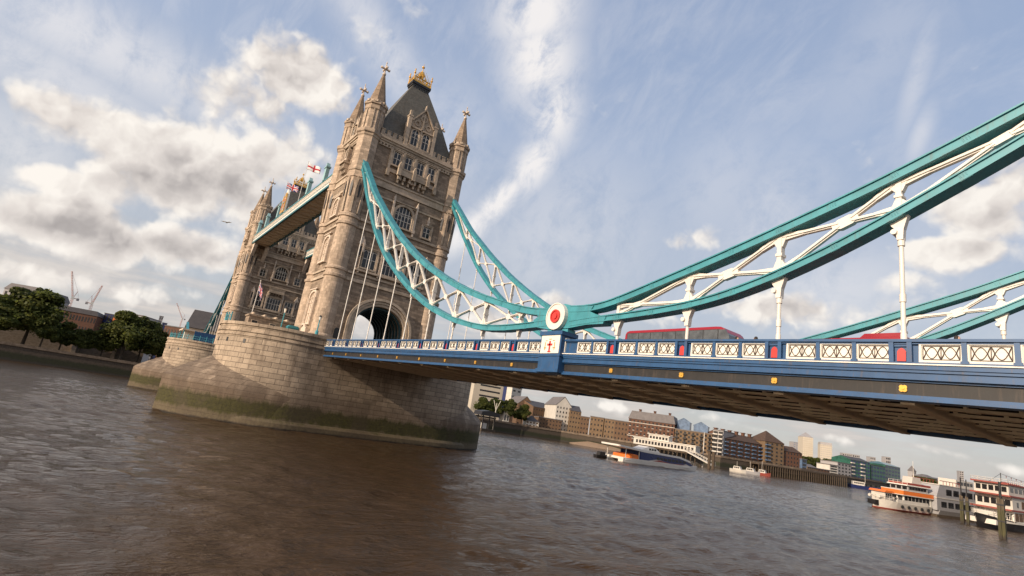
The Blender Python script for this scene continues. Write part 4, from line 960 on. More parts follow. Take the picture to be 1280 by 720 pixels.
flag((-8.2, -17.6, 17.2), 6.2, 'union', 'limp dark blue crossed flag on the white pole of the pier cabin', 1.9, 1.5, (.5, .6, -.5), 1.0)
def cabin():
    root = empty('control_cabin', (-7.6, -14.5, 14.4), 'low stone control cabin with small dark windows on top of the nearer pier', 'cabin')
    mb = MB(); mb.box(-9.2, -6.2, -18.2, -11.4, 14.4, 16.9); mb.box(-9.35, -6.05, -18.35, -11.25, 16.9, 17.2); mb.box(-9.3, -6.1, -18.3, -11.3, 14.4, 14.75); mb.build('wall', M['shaft'], root)
    for y in (-17.2, -14.2):
        mb = MB(); mb.box(-6.25, -6.12, y-.55, y+.55, 15.0, 16.3); w = mb.build('window_frame', M['dress'], root)
        mb = MB(); mb.box(-6.2, -6.09, y-.42, y+.42, 15.1, 16.2); mb.build('pane', M['glass'], w)
    for i in range(4):
        y = -17.6+i*1.9; mb = MB(); mb.box(-9.22, -6.18, y-.12, y+.12, 17.2, 17.6); mb.build('pinnacle', M['dress'], root)
cabin()
def railing(pts, label):
    root = empty('railing', (pts[0][0], pts[0][1], 14.4), label, 'railing', 'teal railings on the piers')
    mb = MB()
    for a, b_ in zip(pts[:-1], pts[1:]):
        for z in (14.9, 15.5): mb.bar((*a, z), (*b_, z), .07, .07)
        n = max(1, int(math.hypot(b_[0]-a[0], b_[1]-a[1])/.45))
        for i in range(n+1): s = i/n; x, y = a[0]+(b_[0]-a[0])*s, a[1]+(b_[1]-a[1])*s; mb.bar((x, y, 14.4), (x, y, 15.55), .05, .05)
    mb.build('rails', M['teal'], root)
    mb = MB()
    for p in pts: mb.lathe([(.1, 14.4), (.08, 15.7), (.13, 15.75), (.02, 15.95)], 8, p[0], p[1])
    mb.build('railing_posts', M['teal'], root)
def rimpt(a, r=10.3, ox=0): return (ox+r*math.cos(R(a)), -PY+r*math.sin(R(a)))
railing([rimpt(-105+i*7) for i in range(5)], 'short teal iron railing along the rounded rim of the nearer pier')
railing([rimpt(-150+i*9, 10.3, NX) for i in range(17)], 'teal railing round the whole rim of the farther pier')
def lamp(x, y, z, label, h=5.2):
    root = empty('lamp_post', (x, y, z), label, 'lamp post', 'lamp posts on the bridge')
    mb = MB(); mb.lathe([(.28, z), (.26, z+.7), (.14, z+.85), (.10, z+1.0), (.08, z+h*.72), (.14, z+h*.74), (.06, z+h*.78), (.05, z+h*.82)], 8, x, y); mb.build('column', M['teal'], root)
    mb = MB(); mb.lathe([(.12, z+h*.80), (.24, z+h*.93), (.24, z+h*.94)], 6, x, y); l = mb.build('lantern', M['cream'], root)
    mb = MB(); mb.lathe([(.30, z+h*.94), (.14, z+h*1.0), (.03, z+h*1.06)], 6, x, y); mb.build('cap', M['black'], l)
lamp(-5.2, -13.0, 14.4, 'teal lamp post with pale lantern on the nearer pier by the cabin')
lamp(8.6, -10.9, 14.4, 'small teal lamp post at the tower foot beside the nearer pier edge', 3.2)
def locker(x, y, label):
    root = empty('equipment_locker', (x, y, 14.4), label, 'locker')
    mb = MB(); mb.box(x-.7, x+.7, y-.9, y+.9, 14.4, 16.1); mb.prism([(y-1, 16.1), (y+1, 16.1), (y+.7, 16.5), (y-.7, 16.5)], x-.8, x+.8, lambda u, v, n: (n, u, v)); mb.build('body', M['teal'], root)
    mb = MB(); mb.box(x+.69, x+.74, y-.75, y-.05, 14.5, 15.95); mb.box(x+.69, x+.74, y+.05, y+.75, 14.5, 15.95); mb.build('door', M['tealdark'], root)
locker(-4.5, -11.3, 'teal metal locker standing between the pier cabin and the tower')
def blue_board():
    p = (NX+7.5, -15.2); root = empty('hoarding', (*p, 14.4), 'bright blue board fixed to the railing of the farther pier', 'hoarding')
    mb = MB(); mb.box(p[0]-.06, p[0]+.06, p[1]-2.6, p[1]+2.6, 14.5, 17.0); mb.build('board', M['blue'], root)
    mb = MB()
    for y in (-2.4, 0, 2.4): mb.box(p[0]-.3, p[0]-.06, p[1]+y-.08, p[1]+y+.08, 14.4, 17.1)
    mb.build('board_posts', M['teal'], root)
    root = empty('control_cabin', (NX, -17, 14.4), 'pale flat roofed cabin with teal frame on the farther pier', 'cabin')
    mb = MB(); mb.box(NX-3, NX+1.5, -19.5, -15.5, 14.4, 17.0); mb.build('wall', M['cream'], root)
    mb = MB(); mb.box(NX-3.5, NX+5, -20.5, -14.8, 17.0, 17.35); mb.build('roof', M['carved'], root)
    mb = MB()
    for (x, y) in ((NX+4.6, -20.1), (NX+4.6, -15.2), (NX-3.2, -20.1)): mb.box(x-.15, x+.15, y-.15, y+.15, 14.4, 17.0)
    mb.build('roof_posts', M['teal'], root)
blue_board()
# ------------------------------------------------------------------ buses and people on the bridge
def bus(x0, x1, yc, z0, h, label, double):
    L = x1-x0; w = 2.5; root = empty('double_decker_bus' if double else 'single_decker_bus', ((x0+x1)/2, yc, z0), label, 'bus')
    ya, yb = yc-w/2, yc+w/2; z1 = z0+h
    # side outline, front at +x
    c = .45
    pr = [(x0+.1, z0+.3), (x1-.1, z0+.3), (x1, z0+.9), (x1-.02, z0+h*.45), (x1-.35, z1-.55), (x1-.62, z1-.2), (x1-1.0, z1-.03), (x1-1.4, z1), (x0+.5, z1), (x0+.2, z1-.1), (x0+.04, z1-.4), (x0, z1-.9)]
    mb = MB(); mb.prism(pr, ya, yb, lambda u, v, n: (u, n, v)); o = mb.build('body', M['busred'], root)
    bv = o.modifiers.new('round', 'BEVEL'); bv.width = .14; bv.segments = 3; bv.limit_method = 'ANGLE'
    def side_row(za, zb, xa, xb, n, name):
        for y, s in ((ya, -1), (yb, 1)):
            for i in range(n):
                a = xa+(xb-xa)*i/n+.035; b_ = xa+(xb-xa)*(i+1)/n-.035
                mb = MB(); mb.box(a, b_, min(y, y+s*.025), max(y, y+s*.025), za, zb); mb.build(name, M['busglass'], root)
    if double:
        mb = MB(); mb.box(x0+.32, x1-1.0, ya-.012, yb+.012, z0+2.9, z0+4.2); mb.build('window_band', M['black'], root)
        side_row(z0+2.95, z0+4.16, x0+.35, x1-1.15, 7, 'window'); side_row(z0+1.05, z0+1.95, x0+.9, x1-1.6, 6, 'window')
        mb = MB(); mb.prism([(x1-1.1, z0+2.75), (x1-.02, z0+2.75), (x1-.22, z0+3.7), (x1-.55, z0+4.16), (x1-1.1, z0+4.16)], ya-.02, yb+.02, lambda u, v, n: (u, n, v)); mb.build('windscreen', M['busglass'], root)
    else:
        side_row(z0+1.2, z0+2.2, x0+.6, x1-1.2, 7, 'window')
        mb = MB(); mb.prism([(x1-.9, z0+1.1), (x1+.02, z0+1.1), (x1-.2, z0+2.3), (x1-.9, z0+2.3)], ya-.02, yb+.02, lambda u, v, n: (u, n, v)); mb.build('windscreen', M['busglass'], root)
        mb = MB(); mb.prism([(x0+.5, z1), (x0+.9, z1+.28), (x0+2.4, z1+.28), (x0+2.8, z1)] if False else [(x1-3.2, z1-.02), (x1-2.9, z1+.26), (x1-1.2, z1+.26), (x1-.9, z1-.02)], ya+.25, yb-.25, lambda u, v, n: (u, n, v)); mb.build('roof_pod', M['busred'], root)
    for x in (x0+2.6, x1-2.6):
        for y, s in ((ya, 1), (yb, -1)):
            mb = MB(); mb.tube((x, y-s*.02, z0+.48), (x, y+s*.3, z0+.48), .48, 18); wh = mb.build('wheel', M['rubber'], root)
            mb = MB(); mb.tube((x, y-s*.04, z0+.48), (x, y+s*.1, z0+.48), .24, 12); mb.build('rim', M['mullion'], wh)
    return root
bus(60.5, 71.2, 2.45, zt(65)-1.12, 4.45, 'red double-decker bus passing behind the parapet just past the roundel', True)
bus(74.2, 84.9, -2.6, zt(79)-1.12, 2.44, 'low red single-decker bus, only its roof edge showing over the parapet', False)
def person(x, y, z, face, label, coat, hair):
    h = 1.74
    me = bpy.data.meshes.new('person'); J = [(0,0,.95),(0,0,1.15),(0,0,1.40),(0,0,1.50),(.02,0,1.60),(.03,0,1.69)]
    e = [(0,1),(1,2),(2,3),(3,4),(4,5)]; rad = [.15,.13,.15,.06,.085,.075]
    for s in (-1, 1):
        b = len(J); J += [(0,s*.10,.88),(.02*s,s*.10,.48),(.0+.05*s,s*.10,.08),(.14+.05*s,s*.11,.04)]; rad += [.10,.065,.045,.035]; e += [(0,b),(b,b+1),(b+1,b+2),(b+2,b+3)]
        b = len(J); J += [(0,s*.19,1.40),(-.04*s,s*.23,1.12),(.05,s*.22,.88),(.09,s*.215,.78)]; rad += [.06,.048,.036,.03]; e += [(2,b),(b,b+1),(b+1,b+2),(b+2,b+3)]
    me.from_pydata(J, e, []); o = bpy.data.objects.new('person', me); COL.objects.link(o)
    sk = o.modifiers.new('skin', 'SKIN'); sd = me.skin_vertices[0].data if me.skin_vertices else None
    if sd is None:
        me.attributes.new('skin', 'FLOAT', 'POINT')
    for i, r_ in enumerate(rad):
        if sd: sd[i].radius = (r_, r_*.8 if i < 3 else r_)
    if sd: sd[0].use_root = True
    ss = o.modifiers.new('sub', 'SUBSURF'); ss.levels = 1; ss.render_levels = 2
    me.materials.append(coat); o.location = (x, y, z); o.rotation_euler = (0, 0, face); tag(o, label, 'person', 'people walking over the bridge'); ORG[o] = Vector((0,0,0))
    mb = MB(); mb.lathe([(.035, 1.50), (.07, 1.53), (.082, 1.60), (.076, 1.66), (.05, 1.71), (.01, 1.735)], 12, .05, 0); f = mb.build('face', M['skin'], None, (0,0,0), True); f.parent = o
    mb = MB(); mb.lathe([(.085, 1.54), (.105, 1.60), (.10, 1.68), (.07, 1.74), (.02, 1.765)], 12, .0, 0); f = mb.build('hair', hair, None, (0,0,0), True); f.parent = o
def onplane_y(u, v, y):
    d = ray(u, v); return CAM+d*((y-CAM.y)/d.y)
for (u, v, lab, fc) in ((921, 421, 'dark haired pedestrian whose head shows right beside the front of the double-decker', 0), (945, 423, 'pedestrian barely showing above the parapet behind the red roof line', 3.1), (1196, 424, 'lone dark haired pedestrian whose head tops a parapet post near the frame edge', 0)):
    p = onplane_y(u, v, -7.05); person(p.x, -7.05, zt(p.x)-1.0, fc, lab, M['coat'], M['hair'])
# ------------------------------------------------------------------ far banks
QZ = 5.8
SHORE = [(-184, -600), (-184, -60), (-184, 60)] + [tuple(at(u, v, D).xy) for (u, v, D) in ((600, 537, 312), (650, 544, 332), (700, 551, 346), (760, 561, 346), (830, 574, 337), (900, 587, 334), (950, 594, 357), (1000, 601, 378), (1060, 609, 440), (1100, 614, 490), (1150, 620, 640), (1200, 626, 900), (1290, 640, 1500), (1400, 655, 2600))]
M['quay'] = stone('quay_stone', (.20, .155, .115), 1.4, .6, .2, .6, .7, .4)
def weed_wall():
    m, t, b = mat('tidal_wall'); v, P, z = wallvec(t); n = t.noise(P, .5, 6, .65); n2 = t.noise(P, 3, 5, .6)
    zz = t.m('ADD', z, t.m('MULTIPLY', t.m('SUBTRACT', n, .5), 2.0))
    col = t.ramp(n2, [(.3, (.036, .026, .018)), (.7, (.085, .063, .043))])
    col = t.mix(t.m('SUBTRACT', 1.0, t.smooth(zz, 2.4, 3.6)), col, t.ramp(n2, [(.3, (.012, .013, .005)), (.7, (.028, .029, .009))]))
    col = t.mix(t.m('SUBTRACT', 1.0, t.smooth(zz, .5, 1.1)), col, (.03, .025, .018, 1))
    t.l.new(col, b.inputs['Base Color']); b.inputs['Roughness'].default_value = .85; return m
M['tidal'] = weed_wall()
M['paving'] = plain('quay_paving', (.16, .14, .12), .9, .2, .3)
def banks():
    mb = MB(); pts = SHORE + [(-9000, 9000), (-9000, -600)]
    mb.prism(pts, -1.5, QZ); o = mb.build('ground', M['paving']); o['kind'] = 'structure'
    root = empty('river_wall', (SHORE[1][0], SHORE[1][1], 0), 'long weedy stone river wall along the far bank', 'river wall')
    mb = MB(); mc = MB()
    for a, b_ in zip(SHORE[:-1], SHORE[1:]):
        a = Vector((*a, 0)); b_ = Vector((*b_, 0)); n = (b_-a).normalized(); n = Vector((n.y, -n.x, 0))
        mb.add([a+n*.4+Vector((0,0,-2)), b_+n*.4+Vector((0,0,-2)), b_+n*.1+Vector((0,0,QZ-.3)), a+n*.1+Vector((0,0,QZ-.3))], [(0,1,2,3)])
        mb.add([a+n*.1+Vector((0,0,QZ-.3)), b_+n*.1+Vector((0,0,QZ-.3)), b_-n*.6+Vector((0,0,QZ-.3)), a-n*.6+Vector((0,0,QZ-.3))], [(0,1,2,3)])
        mc.bar(a+Vector((0,0,QZ+.25))+n*.0, b_+Vector((0,0,QZ+.25)), .9, 1.1)
    mb.build('wall_face', M['tidal'], root); mc.build('coping', M['quay'], root)
    # foreshore sand
    c = [at(u, v, D) for (u, v, D) in ((712, 553, 340), (735, 556, 338), (765, 562, 335), (790, 567, 333))]
    mb = MB(); vs = []
    for i, p in enumerate(c):
        d = Vector((p.x-CAM.x, p.y-CAM.y, 0)).normalized(); hh = [.1, 2.4, 1.5, .1][i]
        vs += [(p.x-d.x*16, p.y-d.y*16, -.3), (p.x-d.x*5, p.y-d.y*5, hh*.5), (p.x+d.x*8, p.y+d.y*8, hh+.3), (p.x+d.x*20, p.y+d.y*20, hh+.3)]
    mb.add(vs, [(i*4+j, (i+1)*4+j, (i+1)*4+j+1, i*4+j+1) for i in range(3) for j in range(3)])
    o = mb.build('beach', plain('river_sand', (.30, .20, .12), .9, .2, .6), smooth=True); o['kind'] = 'structure'
banks()
# ---- trees
def leafm(name, c):
    m, t, b = mat(name); n = t.noise(pos(t), .9, 3, .6)
    t.l.new(t.ramp(n, [(.3, tuple(x*.7 for x in c)), (.7, tuple(x*1.3 for x in c))]), b.inputs['Base Color']); b.inputs['Roughness'].default_value = .6
    b.inputs['Specular IOR Level'].default_value = .25
    tr = t.new('ShaderNodeBsdfTranslucent', {0: sep_rgb([min(1, x*1.6) for x in c])}); mx = t.new('ShaderNodeMixShader', {0: .5, 1: b.outputs[0], 2: tr.outputs[0]}); t.l.new(mx.outputs[0], t.n['Material Output'].inputs[0]); return m
LEAF = [leafm('leaf_dark', (.045, .056, .013)), leafm('leaf_mid', (.080, .094, .021)), leafm('leaf_light', (.125, .128, .030))]
M['bark'] = plain('bark', (.06, .045, .032), .9, .25, 2)
def tree_meshes(seed, h, r, nleaf=24000, ls=.21):
    rg = random.Random(seed); mb = MB(); lobes = []
    for i in range(30):
        a = rg.random()*6.283; q = rg.random()**.5; zz = .34+.62*rg.random()
        rr = r*q*.72*(1-.55*max(0, zz-.55)/.45)
        lobes.append((rr*math.cos(a), rr*math.sin(a), zz*h, r*(.16+.2*rg.random()), h*(.055+.07*rg.random()), rg.choice((0, 0, 1, 1, 2))))
    lobes.append((0, 0, h*.6, r*.55, h*.22, 0)); lobes.append((0, 0, h*.6, r*.55, h*.22, 1)); lobes.append((0, 0, h*.58, r*.95, h*.34, 1))
    for i in range(nleaf):
        lx, ly, lz, lr, lh, lm = rg.choice(lobes)
        v = Vector((rg.gauss(0, 1), rg.gauss(0, 1), rg.gauss(0, 1))).normalized()*(rg.random()**.34)
        p = Vector((lx+v.x*lr, ly+v.y*lr, lz+v.z*lh)); n = (v+Vector((rg.gauss(0, .6), rg.gauss(0, .6), rg.gauss(0, .6)+.3))).normalized()
        a = n.orthogonal().normalized(); b_ = n.cross(a); t = rg.random()*6.28; a, b_ = a*math.cos(t)+b_*math.sin(t), b_*math.cos(t)-a*math.sin(t); s = ls*(.55+rg.random()*.8)
        mi = lm if rg.random() < .7 else rg.choice((0, 1, 2))
        mb.add([p-a*s-b_*s*.5, p+a*s-b_*s*.6, p+a*s*.8+b_*s*.6, p-a*s*.7+b_*s*.5], [(0, 1, 2, 3)], mi)
    crown = mb.mesh('crown', LEAF)
    tb = MB(); k = h*.36; tb.tube((0, 0, -.5), (.1, 0, k), h*.024, 8, h*.016)
    for i in range(7):
        l = lobes[i]; tb.tube((.1*rg.random(), 0, k*(.75+.25*rg.random())), (l[0]*.9, l[1]*.9, l[2]), h*.012, 6, h*.003)
    tb.tube((.1, 0, k), (0, 0, h*.75), h*.014, 6, h*.004)
    return crown, tb.mesh('trunk', M['bark'])
TM = [tree_meshes(s, 10, 4.6) for s in (11, 12, 13)]
BUSH = [tree_meshes(s, 10, 6.5, 6000, .5) for s in (21, 22)]
def tree(u, v, D, vtop, rpx, k, label, group, meshes=None):
    p = at(u, v, D); h = max(4, at(u, vtop, D).z-QZ); r_ = rpx/FPX*D*.95; cr, tr = (meshes or TM)[k % len(meshes or TM)]
    root = empty('tree', (p.x, p.y, QZ), label, 'tree', group)
    for nm, me in (('crown', cr), ('trunk', tr)):
        o = bpy.data.objects.new(nm, me); COL.objects.link(o); o.parent = root
    rb = 4.6 if meshes is None else 6.5
    root.scale = (r_/rb, r_/rb, h/10); root.rotation_euler = (0, 0, k*1.3); return root
gl = 'plane trees along the far river wall'
for i, (u, v, D, vt, rp, lab) in enumerate(((-22, 428, 300, 366, 34, 'big dark plane tree cut by the photo edge on the far quay'), (26, 434, 304, 357, 34, 'tallest broad plane tree near the photo edge, above the old stone wall'), (48, 437, 296, 385, 17, 'plane tree tucked under the tallest crown on its bridge side'),
        (72, 442, 300, 402, 17, 'lower plane tree with bare trunk standing clear of the stone wall'), (97, 446, 300, 410, 14, 'small plane tree in the gap beneath the second crane'), (124, 449, 304, 411, 17, 'plane tree in front of the glassy dark office block'), (148, 452, 300, 390, 30, 'broad forked plane tree, the biggest nearest the bridge piers'), (170, 455, 306, 396, 20, 'plane tree just behind the forked one'), (186, 457, 300, 408, 15, 'last plane tree of the row, beside the farther pier'))):
    tree(u, v, D, vt, rp, i, lab, gl)
gr = 'trees on the opposite bank by the pier'
for i, (u, v, D, vt, rp, lab) in enumerate(((600, 531, 325, 497, 16, 'green tree right beside the nearer pier, under the bridge'), (616, 534, 330, 498, 15, 'green tree behind the pale forked pole'), (632, 536, 332, 499, 14, 'tree beside the small white hut on the far bank'), (650, 540, 338, 506, 14, 'dark tree between the white hut and the pyramid roofed pavilion'))):
    tree(u, v, D, vt, rp, i, lab, gr)
for i in range(5):
    tree(1006+i*8, 584+i*1.2, 520+i*8, 571+i*.9, 8, i, 'low green tree in the belt below the pale skyscrapers', 'tree belt below the skyscrapers', BUSH)
for i, (u, D) in enumerate(((1148, 700), (1156, 720), (1164, 730))):
    tree(u, 611+(u-1148)*.16, D, 596+(u-1148)*.16, 7, i, 'dull green tree among the brown flats beyond the moored boats', 'trees beyond the moored boats', BUSH)
# ---- buildings
def bw(name, c, var=.18): M[name] = stone(name, c, .9, .3, var, .8, .35, .2); return M[name]
for nm, c in (('brick_brown', (.145, .090, .056)), ('brick_tan', (.185, .125, .075)), ('brick_red', (.135, .068, .045)), ('brick_dark', (.085, .055, .042)), ('old_wall', (.20, .165, .13))): bw(nm, c)
M['render_white'] = plain('white_render', (.50, .46, .40), .8, .1, .3); M['tower_cream'] = plain('cream_cladding', (.46, .40, .31), .35, .06, .1); M['grey_clad'] = plain('grey_cladding', (.30, .28, .27), .5, .1, .1)
M['roofgrey'] = plain('grey_roof', (.13, .115, .11), .7, .2, .5); M['roofdark'] = plain('dark_roof', (.05, .043, .04), .6, .2, .5); M['bluegrey'] = plain('blue_glass_roof', (.09, .14, .22), .3, .3, .6); M['greenglass'] = plain('green_glass', (.026, .095, .068), .15, .35, .4)
M['orange'] = plain('orange_paint', (.62, .15, .025), .45, .08); M['navy'] = plain('navy_paint', (.02, .03, .10), .3, .1); M['timber'] = plain('old_timber', (.065, .045, .028), .85, .35, 1.5, streak=.4); M['hullblack'] = plain('black_hull', (.014, .012, .012), .4, .2); M['greyboat'] = plain('grey_boat_paint', (.31, .30, .30), .45, .08, streak=.12); M['rustred'] = plain('rust_red', (.24, .045, .03), .6, .15)
M['crane'] = plain('crane_paint', (.50, .26, .20), .5, .15)
UB = MB(); UB.box(-.5, .5, -.5, .5, -.5, .5); UNIT = {}
def unit(mk):
    if mk not in UNIT: UNIT[mk] = UB.mesh('window', M[mk])
    return UNIT[mk]
def building(label, a, b_, D0, D1, vt, depth, wall, roof='flat', rows=0, cols=0, wm='glass', roofm='roofgrey', rh=3, ww=.42, wh=.5, zb=QZ, name='building', cat='building', group=None, sill=None, z1=None, bands=None, chim=0, balc=None, panel=None):
    A = at(*a, D0); B = at(*b_, D1); A = Vector((A.x, A.y, zb)); B = Vector((B.x, B.y, zb)); ux = B-A; L = ux.length; ux.normalize(); n = Vector((ux.y, -ux.x, 0))
    if n.dot(CAM-A) < 0: n = -n
    H = (at(a[0], vt, D0).z if z1 is None else z1)-zb
    root = empty(name, A, label, cat, group); F = lambda u, v, d: tuple(A+ux*u+n*d+Vector((0, 0, v)))
    mb = MB(); mb.prism(rect(0, L, 0, H), -depth, 0, F)
    if roof == 'gablefront': mb.prism([(0, H-.05), (L, H-.05), (L*.5, H+rh)], -depth, 0, F)
    if roof == 'gable':
        for u0_, u1_ in ((0, .3), (L-.3, L)): mb.prism([(0, H-.05), (-depth, H-.05), (-depth/2, H+rh)], u0_, u1_, lambda q, v, d: F(d, v, q))
    mb.build('wall', M[wall], root)
    mb = MB()
    if roof == 'flat': mb.prism(rect(-.25, L+.25, H, H+.5), -depth-.2, .25, F)
    elif roof == 'gable': mb.prism([(.4, H-.15), (-depth-.4, H-.15), (-depth/2, H+rh+.2)], .1, L-.1, lambda q, v, d: F(d, v, q))
    elif roof == 'gablefront':
        for p, q in (((-.3, H-.2), (L*.5, H+rh+.15)), ((L*.5, H+rh+.15), (L+.3, H-.2))): mb.prism([p, q, (q[0], q[1]+.35), (p[0], p[1]+.35)], -depth, .1, F)
    elif roof in ('hip', 'pyramid', 'mansard'):
        ins = {'hip': (depth*.45, depth*.45), 'pyramid': (L*.49, depth*.49), 'mansard': (1.2, 1.6)}[roof]
        i0, i1 = min(ins[0], L*.49), ins[1]
        vs = [F(-.4, H, .4), F(L+.4, H, .4), F(L+.4, H, -depth-.4), F(-.4, H, -depth-.4), F(i0, H+rh, -i1), F(L-i0, H+rh, -i1), F(L-i0, H+rh, -depth+i1), F(i0, H+rh, -depth+i1)]
        mb.add(vs, [(0, 1, 5, 4), (1, 2, 6, 5), (2, 3, 7, 6), (3, 0, 4, 7), (4, 5, 6, 7)])
    rf = mb.build('roof', M[roofm], root)
    rg = random.Random(int(L*10))
    for i in range(chim):
        u = L*(i+.5)/chim; c = MB(); c.prism(rect(u-.6, u+.6, H, H+rh+1.6), -depth*.55, -depth*.45, F); c.prism(rect(u-.75, u+.75, H+rh+1.6, H+rh+1.9), -depth*.58, -depth*.42, F); c.build('chimney', M[wall], rf)
    if bands:
        mb = MB()
        for f_ in bands: mb.prism(rect(-.1, L+.1, H*f_-.18, H*f_+.18), -.05, .22, F)
        mb.build('band', M['render_white'], root)
    if rows:
        cw_, ch = L/cols, H/rows
        rot = Matrix((( ux.x, n.x, 0), (ux.y, n.y, 0), (0, 0, 1))).to_4x4()
        for r_ in range(rows):
            for c in range(cols):
                p = A+ux*(c+.5)*cw_+n*(-.02)+Vector((0, 0, (r_+.5)*ch))
                o = inst('window', unit(wm), root, Matrix.Translation(p) @ rot @ Matrix.Diagonal((cw_*ww, .18, ch*wh, 1)))
                if sill and (r_*7+c*3) % sill == 0:
                    s = bpy.data.objects.new('sill', unit('render_white')); COL.objects.link(s); s.parent = o; s.matrix_local = Matrix.Translation((0, .5, -.62)) @ Matrix.Diagonal((1.3, 3.0, .22, 1))
        # return wall
    if panel:
        mb = MB(); mb.prism(rect(L*.45, L*.8, H*.72, H*.94), .1, .35, F); mb.build('bright_panel', M[panel], root)
    if balc:
        rot = Matrix((( ux.x, n.x, 0), (ux.y, n.y, 0), (0, 0, 1))).to_4x4()
        for r_ in range(1, rows):
            for c in range(0, cols, balc[1]):
                p = A+ux*(c+.5)*L/cols+n*.6+Vector((0, 0, (r_+.12)*H/rows))
                inst('balcony', unit(balc[0]), root, Matrix.Translation(p) @ rot @ Matrix.Diagonal((L/cols*.9, 1.3, H/rows*.28, 1)))
    return root
gb = 'riverside warehouses and flats on the far bank'
bd = lambda *a, **k: building(*a, group=gb, **k)
bd('pale banded hotel block with long dark window strips behind the trees', (586, 522), (627, 527), 430, 440, 475, 20, 'tower_cream', 'flat', 7, 1, ww=.62, wh=.32)
bd('slim dark glass block between the pale hotel wings', (627, 527), (634, 528), 436, 440, 480, 14, 'navy', 'flat')
bd('pale hotel wing beside the dark glass block, partly behind warehouse', (634, 528), (646, 530), 432, 440, 483, 16, 'render_white', 'flat', 6, 2, ww=.5, wh=.3)
bd('small white hut with a grey roof among the trees', (627, 538), (634, 539), 328, 330, 515, 5, 'render_white', 'gablefront', 1, 2, rh=1.5)
bd('old dark pyramid roofed pavilion with pale columns at the water edge', (655, 545), (671, 548), 338, 340, 525, 9, 'render_white', 'pyramid', 2, 4, roofm='roofdark', rh=3.5, wm='brick_brown', ww=.6)
bd('gabled brown warehouse with the long dark roof', (643, 540), (662, 543), 372, 376, 503, 26, 'brick_brown', 'gablefront', 5, 4, rh=5, wh=.38, ww=.3)
bd('long brown brick warehouse range under a dark slate roof', (662, 543), (690, 547), 366, 380, 507, 26, 'brick_brown', 'gable', 4, 9, roofm='roofdark', rh=4, wh=.34, ww=.28)
bd('low brown brick warehouse in front of the white gabled one', (671, 548), (699, 552), 348, 352, 521, 14, 'brick_brown', 'flat', 3, 7, wh=.36, ww=.34)
bd('white gable fronted warehouse with rows of small dark windows', (690, 551), (709, 554), 354, 358, 505, 22, 'render_white', 'gablefront', 6, 5, rh=5.5, wh=.45, ww=.34)
bd('tan brick warehouse adjoining the white gabled one', (708, 554), (722, 556), 353, 354, 512, 22, 'brick_tan', 'gable', 5, 4, rh=3.5, roofm='roofdark', wh=.36, ww=.36)
bd('narrow brown brick warehouse bay, plain and flat topped', (722, 556), (733, 558), 352, 352, 520, 20, 'brick_brown', 'flat', 4, 3, wh=.36, ww=.36)
bd('pale tan brick block with square windows above the beach', (734, 558), (751, 561), 350, 349, 520, 20, 'brick_tan', 'flat', 4, 4, wh=.38, ww=.4)
bd('second tan brick block, slightly lower, above the beach', (752, 561), (765, 563), 349, 348, 523, 20, 'brick_tan', 'flat', 4, 3, wh=.4, ww=.36)
bd('brown brick block between the tan one and the red mansion', (765, 563), (782, 566), 348, 347, 525, 20, 'brick_brown', 'flat', 4, 4, wh=.4, ww=.34)
bd('big red brick mansion block with white bands and grey mansard roof', (782, 566), (840, 575), 347, 343, 522, 24, 'brick_red', 'mansard', 6, 12, rh=5, wh=.5, ww=.42, sill=2, bands=(.30, .86), wm='glass', chim=3)
bd('tan flats with dark balconies and blue glass penthouses', (841, 575), (888, 583), 342, 339, 536, 20, 'brick_tan', 'flat', 5, 9, wh=.52, ww=.5, balc=('girder', 2))
bd('small blue glass penthouse on top of the tan flats', (843, 575), (859, 578), 348, 347, 526, 8, 'bluegrey', 'gablefront', rh=2, roofm='bluegrey', zb=at(841, 536, 342).z+.5)
bd('second blue glass penthouse on top of the tan flats', (864, 579), (882, 582), 347, 346, 531, 8, 'bluegrey', 'gablefront', rh=2, roofm='bluegrey', zb=at(841, 536, 342).z+.5)
bd('modern glazed flats with stacked white balconies', (889, 583), (902, 585), 340, 338, 537, 18, 'grey_clad', 'flat', 6, 2, ww=.85, wh=.6, balc=('render_white', 1))
bd('long red brick warehouse flats with blue balconies and a row of chimneys', (903, 586), (955, 594), 340, 366, 547, 18, 'brick_red', 'gable', 5, 12, rh=3.5, wh=.5, ww=.45, balc=('bluegrey', 2), roofm='brick_dark', chim=6)
bd('square brick tower with pyramid roof and blue top balcony', (955, 594), (979, 597), 362, 372, 551, 14, 'brick_tan', 'pyramid', 6, 4, rh=6.5, roofm='brick_dark', wh=.45, ww=.35, balc=('bluegrey', 4))
bd('red brown gabled warehouse stepping down from the brick tower', (979, 597), (1002, 600), 374, 384, 563, 14, 'brick_red', 'gable', 4, 6, rh=3, roofm='brick_dark', wh=.45, ww=.35)
bd('small blue glazed end bay of the red brown warehouse', (1002, 600), (1008, 601), 382, 386, 574, 10, 'bluegrey', 'flat', 3, 1, ww=.7, wh=.6)
bd('low tan terrace behind the timber jetty', (1009, 600), (1022, 602), 420, 430, 583, 10, 'brick_tan', 'gable', 2, 5, rh=1.5)
bd('low orange brick terrace beside the white modern flats', (1022, 602), (1037, 604), 430, 440, 586, 10, 'brick_red', 'flat', 2, 4)
bd('white modern flats with open balconies', (1037, 604), (1047, 605), 440, 446, 581, 10, 'render_white', 'flat', 4, 1, ww=.8, wh=.6)
bd('grey flats between the white block and the green glass roofs', (1047, 605), (1064, 608), 446, 460, 578, 12, 'grey_clad', 'flat', 4, 4, ww=.5)
bd('green glass riverside block with a sloping dark roof', (1063, 607), (1088, 611), 462, 480, 574, 14, 'greenglass', 'gable', 5, 6, rh=2, roofm='roofdark', ww=.6, wm='navy', balc=('render_white', 3))
